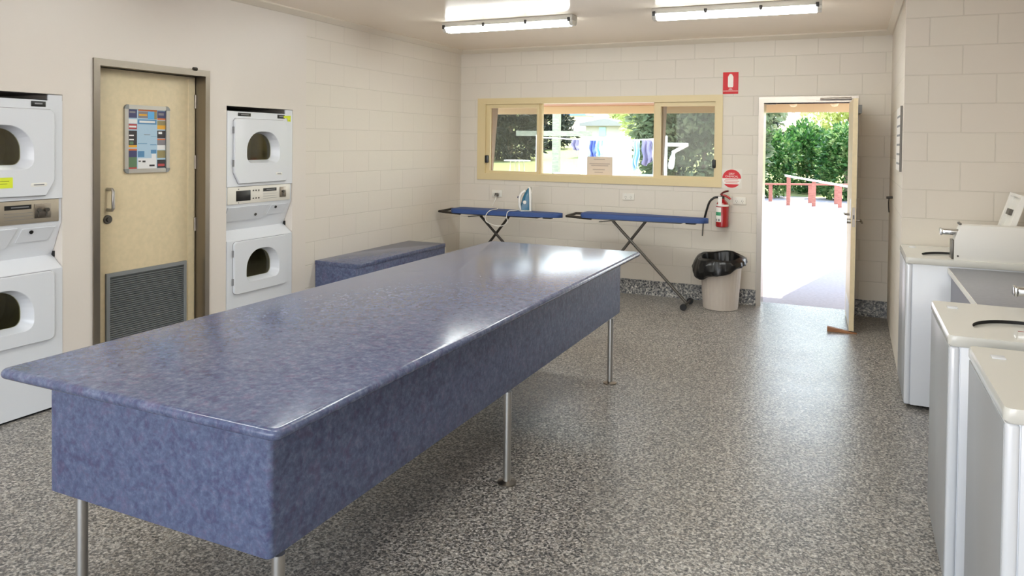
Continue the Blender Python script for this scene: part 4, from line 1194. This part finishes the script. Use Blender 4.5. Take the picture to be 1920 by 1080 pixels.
# railings of the ramp
def rail(y, pts, posts, label, top_mat, zb):
    t = thing('timber_railing', (posts[0], y, zb), label, 'railing', 'ramp railings')
    m = MB()
    for (a, b) in zip(pts[:-1], pts[1:]):
        m.loops([[(a[0], y-0.07, a[1]-0.05), (a[0], y+0.07, a[1]-0.05), (a[0], y+0.07, a[1]), (a[0], y-0.07, a[1])], [(b[0], y-0.07, b[1]-0.05), (b[0], y+0.07, b[1]-0.05), (b[0], y+0.07, b[1]), (b[0], y-0.07, b[1])]])
    m.build('top_rail', top_mat, t)
    for x in posts:
        z = None
        for (a, b) in zip(pts[:-1], pts[1:]):
            if a[0] - 0.05 <= x <= b[0] + 0.05: z = a[1]+(b[1]-a[1])*(x-a[0])/(b[0]-a[0])
        m = MB(); m.box(x-0.05, x+0.05, y-0.05, y+0.05, zb, (z or 0.5)-0.045); m.build('post', M['rail'], t)
rail(22.0, [(-1.72, 0.83), (1.2, 0.37)], [-1.62, -0.96, -0.30, 0.6], 'red timber ramp railing with a sloping top rail coloured sunlit white', M['rail_white'], -0.03)  # white of the top rail paints sunlight on red timber
rail(23.3, [(-2.9, 0.50), (1.3, 0.60)], [-2.22, -1.12, -0.42, 0.5], 'low red timber railing behind the white topped one', M['rail'], -0.03)

# foliage
def leaf_cloud(n, size, seed, blobs, flat=0.55):
    """leaves as bent quads spread over ellipsoid shells: blobs = (centre, radii)"""
    rnd = random.Random(seed); bm = bmesh.new()
    tot = sum(b[1][0]*b[1][2] for b in blobs)
    for c, r in blobs:
        for _ in range(int(n*r[0]*r[2]/tot)):
            u = rnd.uniform(-1, 1); a = rnd.uniform(0, 2*math.pi); s = math.sqrt(1-u*u); k = rnd.uniform(0.62, 1.06)
            d = Vector((s*math.cos(a), s*math.sin(a), u))
            p = Vector(c)+Vector((d.x*r[0], d.y*r[1], d.z*r[2]))*k
            ax = (d+Vector((rnd.uniform(-1, 1), rnd.uniform(-1, 1), rnd.uniform(-0.6, 1)))*0.9).normalized()
            sd = ax.orthogonal().normalized(); sd.rotate(Matrix.Rotation(rnd.uniform(0, 6.28), 3, ax))
            L = size*rnd.uniform(0.6, 1.3); W = L*flat
            nn = ax.cross(sd)*L*0.12
            v = [bm.verts.new(p), bm.verts.new(p+ax*L*0.5+sd*W*0.5+nn), bm.verts.new(p+ax*L), bm.verts.new(p+ax*L*0.5-sd*W*0.5+nn)]
            bm.faces.new(v)
    mb = MB(); mb.bm.free(); mb.bm = bm
    return mb
def plant(name, loc, label, cat, group, blobs, n, size, mat, seed, trunk=None, flat=0.55):
    t = thing(name, loc, label, cat, group)
    lc = leaf_cloud(n, size, seed, [((loc[0]+c[0], loc[1]+c[1], loc[2]+c[2]), r) for c, r in blobs], flat)
    lc.build('foliage', mat, t, sharp=None, normals=False)
    if trunk:
        m = MB()
        for pts, r in trunk: m.tube([(loc[0]+p[0], loc[1]+p[1], loc[2]+p[2]) for p in pts], r, 8, 2)
        m.build('trunk', M['bark'], t)
    return t
BL = [((0, 0, 0.8), (1.0, 0.8, 0.85)), ((0.45, -0.2, 1.45), (0.75, 0.6, 0.6)), ((-0.55, -0.1, 1.35), (0.7, 0.6, 0.65)), ((0, 0.1, 1.85), (0.6, 0.5, 0.45))]
STEM = [([(0, 0, 0), (0.05, 0, 0.6), (0.0, 0, 1.4)], 0.05)]
b0 = plant('flowering_bush', (-2.75, 25.0, -0.03), 'green leafy bush behind the railing at the left side of the doorway view', 'bush', 'bushes behind the railing', BL, 4200, 0.17, M['leaf'], 1, STEM)
for (x, y, s, rz, lab) in ((-1.45, 27.5, 1.08, 1.2, 'green leafy bush behind the railing in the middle of the doorway view'), (-0.15, 25.1, 1.0, 2.4, 'green leafy bush behind the railing close to the open door leaf'), (1.25, 27.8, 1.05, 4.0, 'green leafy bush beyond the railing, mostly hidden by the door leaf')):
    c = dup(b0, (x, y, -0.03), lab); c.scale = (s, s, s); c.rotation_euler = (0, 0, rz)
TBL = [((0, 0, 4.2), (2.0, 1.8, 1.5)), ((1.2, 0.2, 3.4), (1.3, 1.2, 1.1)), ((-1.3, -0.2, 3.5), (1.3, 1.2, 1.1)), ((0.2, 0, 2.4), (1.5, 1.3, 1.0))]
TRK = [([(0, 0, 0), (0.1, 0, 1.4), (-0.05, 0, 3.0), (0.1, 0, 4.4)], 0.14), ([(0.05, 0, 1.6), (0.6, 0.1, 2.6), (1.2, 0.1, 3.6)], 0.07), ([(0, 0, 1.9), (-0.6, 0, 2.8), (-1.2, -0.1, 3.6)], 0.07)]
p0 = plant('pale_tree', (0.3, 31.0, 0.1), 'pale sunlit tree behind the bushes in the doorway view', 'tree', 'pale trees', TBL, 4200, 0.26, M['leaf_pale'], 3, TRK)
for (x, y, s, lab) in ((-10.4, 40, 0.95, 'pale sunlit tree right of the cabin through the middle pane'), (-5.6, 34, 1.0, 'pale sunlit tree at the left of the right window sash'), (-14.5, 52, 0.9, 'pale small tree behind the cabin roof')):
    c = dup(p0, (x, y, ground_z(x, y)), lab); c.scale = (s, s, s); c.rotation_euler = (0, 0, x)
GBL = [((0, 0, 1.6), (1.6, 1.3, 1.6)), ((0.6, 0, 3.1), (1.5, 1.3, 1.4)), ((-0.7, 0, 2.6), (1.1, 1.1, 1.2)), ((0.2, 0, 4.3), (1.2, 1.1, 1.0))]
plant('grey_green_tree', (-3.6, 19.5, -0.03), 'big grey green tree filling the right window sash', 'tree', None, GBL, 15000, 0.22, M['leaf_grey'], 5, [([(0, 0, 0), (0.1, 0, 1.5), (0.2, 0, 4.0)], 0.06)], 0.5)
CBL = [((0, 0, 1.6+1.15*k), (2.3-0.27*k, 2.3-0.27*k, 0.75)) for k in range(7)]
c0 = plant('dark_conifer', (-24.5, 47.0, ground_z(-24.5, 47)-0.6), 'dark conifer farthest left through the left window sash', 'tree', 'dark conifers', CBL, 6500, 0.42, M['leaf_dark'], 7, [([(0, 0, 0), (0, 0, 4), (0, 0, 9)], 0.2)], 0.35)
for (x, y, s, lab) in ((-19.3, 41.5, 0.9, 'dark conifer in the middle of the left window sash'), (-22.1, 54.0, 1.0, 'dark conifer beside the mullion between left sash and middle pane'), (-30.5, 52, 1.1, 'dark conifer hidden mostly by the left window frame'), (-5.2, 46, 0.72, 'dark conifer above the bushes in the top left of the doorway view')):
    c = dup(c0, (x, y, ground_z(x, y)-0.6), lab); c.scale = (s, s, s); c.rotation_euler = (0, 0, x*1.7)

# clothes line, laundry
tp = thing('clothesline_post', (-6.26, 16, -0.03), 'weathered T shaped clothesline post seen through the window', 'clothesline post')
mb = MB(); mb.box(-6.34, -6.18, 15.93, 16.07, -0.03, 2.42); mb.build('post', M['post_green'], tp)
mb = MB(); mb.box(-7.25, -5.38, 15.9, 15.96, 1.80, 1.92); mb.build('cross_arm', M['post_green'], tp)
cl = thing('wire_clothesline', (-4.3, 14, 1.73), 'white wire clothesline carrying the washing outside the window', 'clothesline')
mb = MB(); mb.tube([(-5.9, 14.0, 1.75), (-4.3, 14.0, 1.70), (-3.24, 14.0, 1.75)], 0.012, 6, 4); mb.build('line_wire', M['rail_white'], cl)
for x in (-5.9, -3.24):
    mb = MB(); mb.cyl((x, 14.0, -0.03), (x, 14.0, 1.8), 0.03, None, 10); mb.build('post', M['rail_white'], cl)
def cloth(x0, x1, z0, z1, y, mat, label, cat, seed, group='washing on the line'):
    rnd = random.Random(seed); a = rnd.uniform(0, 6); NXc, NZc = 12, 8
    g = []
    for j in range(NZc+1):
        q = j/NZc
        g.append([(x0+(x1-x0)*(i/NXc)*(1)+0.03*q*math.sin(a+j), y+(0.02+0.05*q)*math.sin(a+i*1.1)+0.015*math.sin(i*2.3+j), z1+(z0-z1)*q*(1-0.08*math.sin(a+i*0.5))) for i in range(NXc+1)])
    m = MB(); m.loops(g, False, False, ring=False)
    o = m.build(cat.replace(' ', '_'), mat, None, loc=(0.5*(x0+x1), y, z1), sharp=70)
    tag(o, label, cat, group)
    md = o.modifiers.new('thickness', 'SOLIDIFY'); md.thickness = 0.008
cloth(-5.16, -5.0, 1.50, 1.72, 14.0, M['cloth_grey'], 'small grey violet cloth at the left end of the washing', 'cloth', 1)
cloth(-4.98, -4.80, 1.0, 1.72, 13.98, M['cloth_white'], 'long white towel hanging left of the blue shirt', 'towel', 2)
cloth(-4.78, -4.66, 1.36, 1.72, 14.02, M['cloth_blue'], 'blue shirt on the washing line above the paper notice', 'shirt', 3)
cloth(-4.65, -4.50, 1.40, 1.72, 13.99, M['cloth_sky'], 'pale blue shirt between the blue shirt and the white sheet', 'shirt', 4)
cloth(-4.48, -3.90, 0.95, 1.71, 14.01, M['cloth_white'], 'wide white sheet in the middle of the washing line', 'sheet', 5)
cloth(-3.86, -3.74, 1.15, 1.71, 13.98, M['cloth_sky'], 'pale blue towel right of the white sheet', 'towel', 6)
cloth(-3.72, -3.52, 1.25, 1.72, 14.02, M['cloth_grey'], 'grey violet shirt near the right sash of the window', 'shirt', 7)
cloth(-3.50, -3.30, 1.05, 1.72, 14.0, M['cloth_white'], 'white shirt at the right end of the washing line', 'shirt', 8)
ar = thing('folding_clothesline', (-2.95, 12.0, -0.03), 'white folding clothesline arm outside the right window sash', 'clothesline')
mb = MB(); mb.cyl((-2.95, 12.0, -0.03), (-2.95, 12.0, 1.62), 0.035, None, 12); mb.build('post', M['rail_white'], ar)
mb = MB(); mb.box(-2.98, -2.42, 11.95, 12.05, 1.60, 1.66, 0.01); mb.build('arm', M['rail_white'], ar)
mb = MB(); mb.cyl((-2.45, 12.0, 1.62), (-2.67, 12.0, 1.50), 0.03, None, 10); mb.build('brace', M['rail_white'], ar)
sk = MB(); sk.tube([(-2.64, 11.99, 1.53), (-2.66, 11.98, 1.42), (-2.68, 11.98, 1.30), (-2.69, 11.99, 1.24)], [0.03, 0.045, 0.05, 0.04], 10, 3)
o = sk.build('white_sock', M['cloth_white'], None, loc=(-2.66, 11.98, 1.53)); tag(o, 'long white sock hanging from the folding clothesline arm', 'sock')
for (x, y, lab) in ((-4.95, 13.2, 'grey washing basket below the long white towel'), (-3.42, 13.4, 'grey washing basket near the right sash of the window')):
    bk = thing('washing_basket', (x, y, -0.03), lab, 'basket', 'washing baskets')
    mb = MB(); mb.lathe([(0.17, 0.75), (0.24, 1.06), (0.26, 1.07), (0.24, 1.075), (0.16, 0.77)], (x, y, 0), 24); mb.build('basket', M['crate'], bk)
    mb = MB(); mb.cyl((x, y, -0.03), (x, y, 0.76), 0.03, None, 8); mb.cyl((x, y, -0.03), (x, y, 0.0), 0.2, 0.18, 16); mb.build('stand', M['crate'], bk)
# cabin and house on the slope
cb = thing('cabin', (-14.3, 45, ground_z(-14.3, 45)), 'white cabin with a low grey roof beyond the washing', 'cabin')
zb = ground_z(-14.3, 45)-0.3
mb = MB(); mb.box(-15.6, -13.1, 45.0, 48.0, zb, 2.8); mb.build('wall', M['cabin'], cb)
mb = MB(); mb.prism([(-15.9, 2.78), (-12.8, 2.78), (-12.8, 2.9), (-14.2, 3.25), (-15.9, 2.95)], 'Y', 44.6, 48.3); mb.build('roof', M['cabin_roof'], cb)
mb = MB(); mb.box(-14.7, -14.25, 44.95, 45.02, 2.15, 2.7); mb.build('cabin_window', M['cabin_glass'], cb)
mb = MB(); mb.box(-13.2, -13.05, 44.7, 44.85, zb, 2.8); mb.build('porch_post', M['rail_white'], cb)
hs = thing('hill_house', (-29.0, 80, ground_z(-29, 80)), 'pale house with a blue roof high on the slope', 'house')
hz = 4.55
mb = MB(); mb.box(-30.6, -27.8, 80, 83, hz-3.5, hz+0.35); mb.build('wall', M['paper'], hs)
mb = MB(); mb.prism([(-30.9, hz+0.3), (-27.5, hz+0.3), (-28.6, hz+1.25), (-29.8, hz+1.25)], 'Y', 79.6, 83.4); mb.build('roof', M['blue_roof'], hs)
gt = thing('garden_table', (-13.6, 30, ground_z(-13.6, 30)), 'small white garden table under the dark conifers', 'table')
gz = ground_z(-13.6, 30)
mb = MB(); mb.lathe([(0.6, 0.70), (0.6, 0.74)], (-13.6, 30, gz), 24); mb.build('table_top', M['rail_white'], gt)
for a in range(4):
    mb = MB(); mb.cyl((-13.6+0.35*math.cos(a*1.57+.7), 30+0.35*math.sin(a*1.57+.7), gz), (-13.6+0.3*math.cos(a*1.57+.7), 30+0.3*math.sin(a*1.57+.7), gz+0.7), 0.03, None, 8); mb.build('leg', M['rail_white'], gt)

for o in bpy.data.objects:
    if '_w' in o: del o['_w']
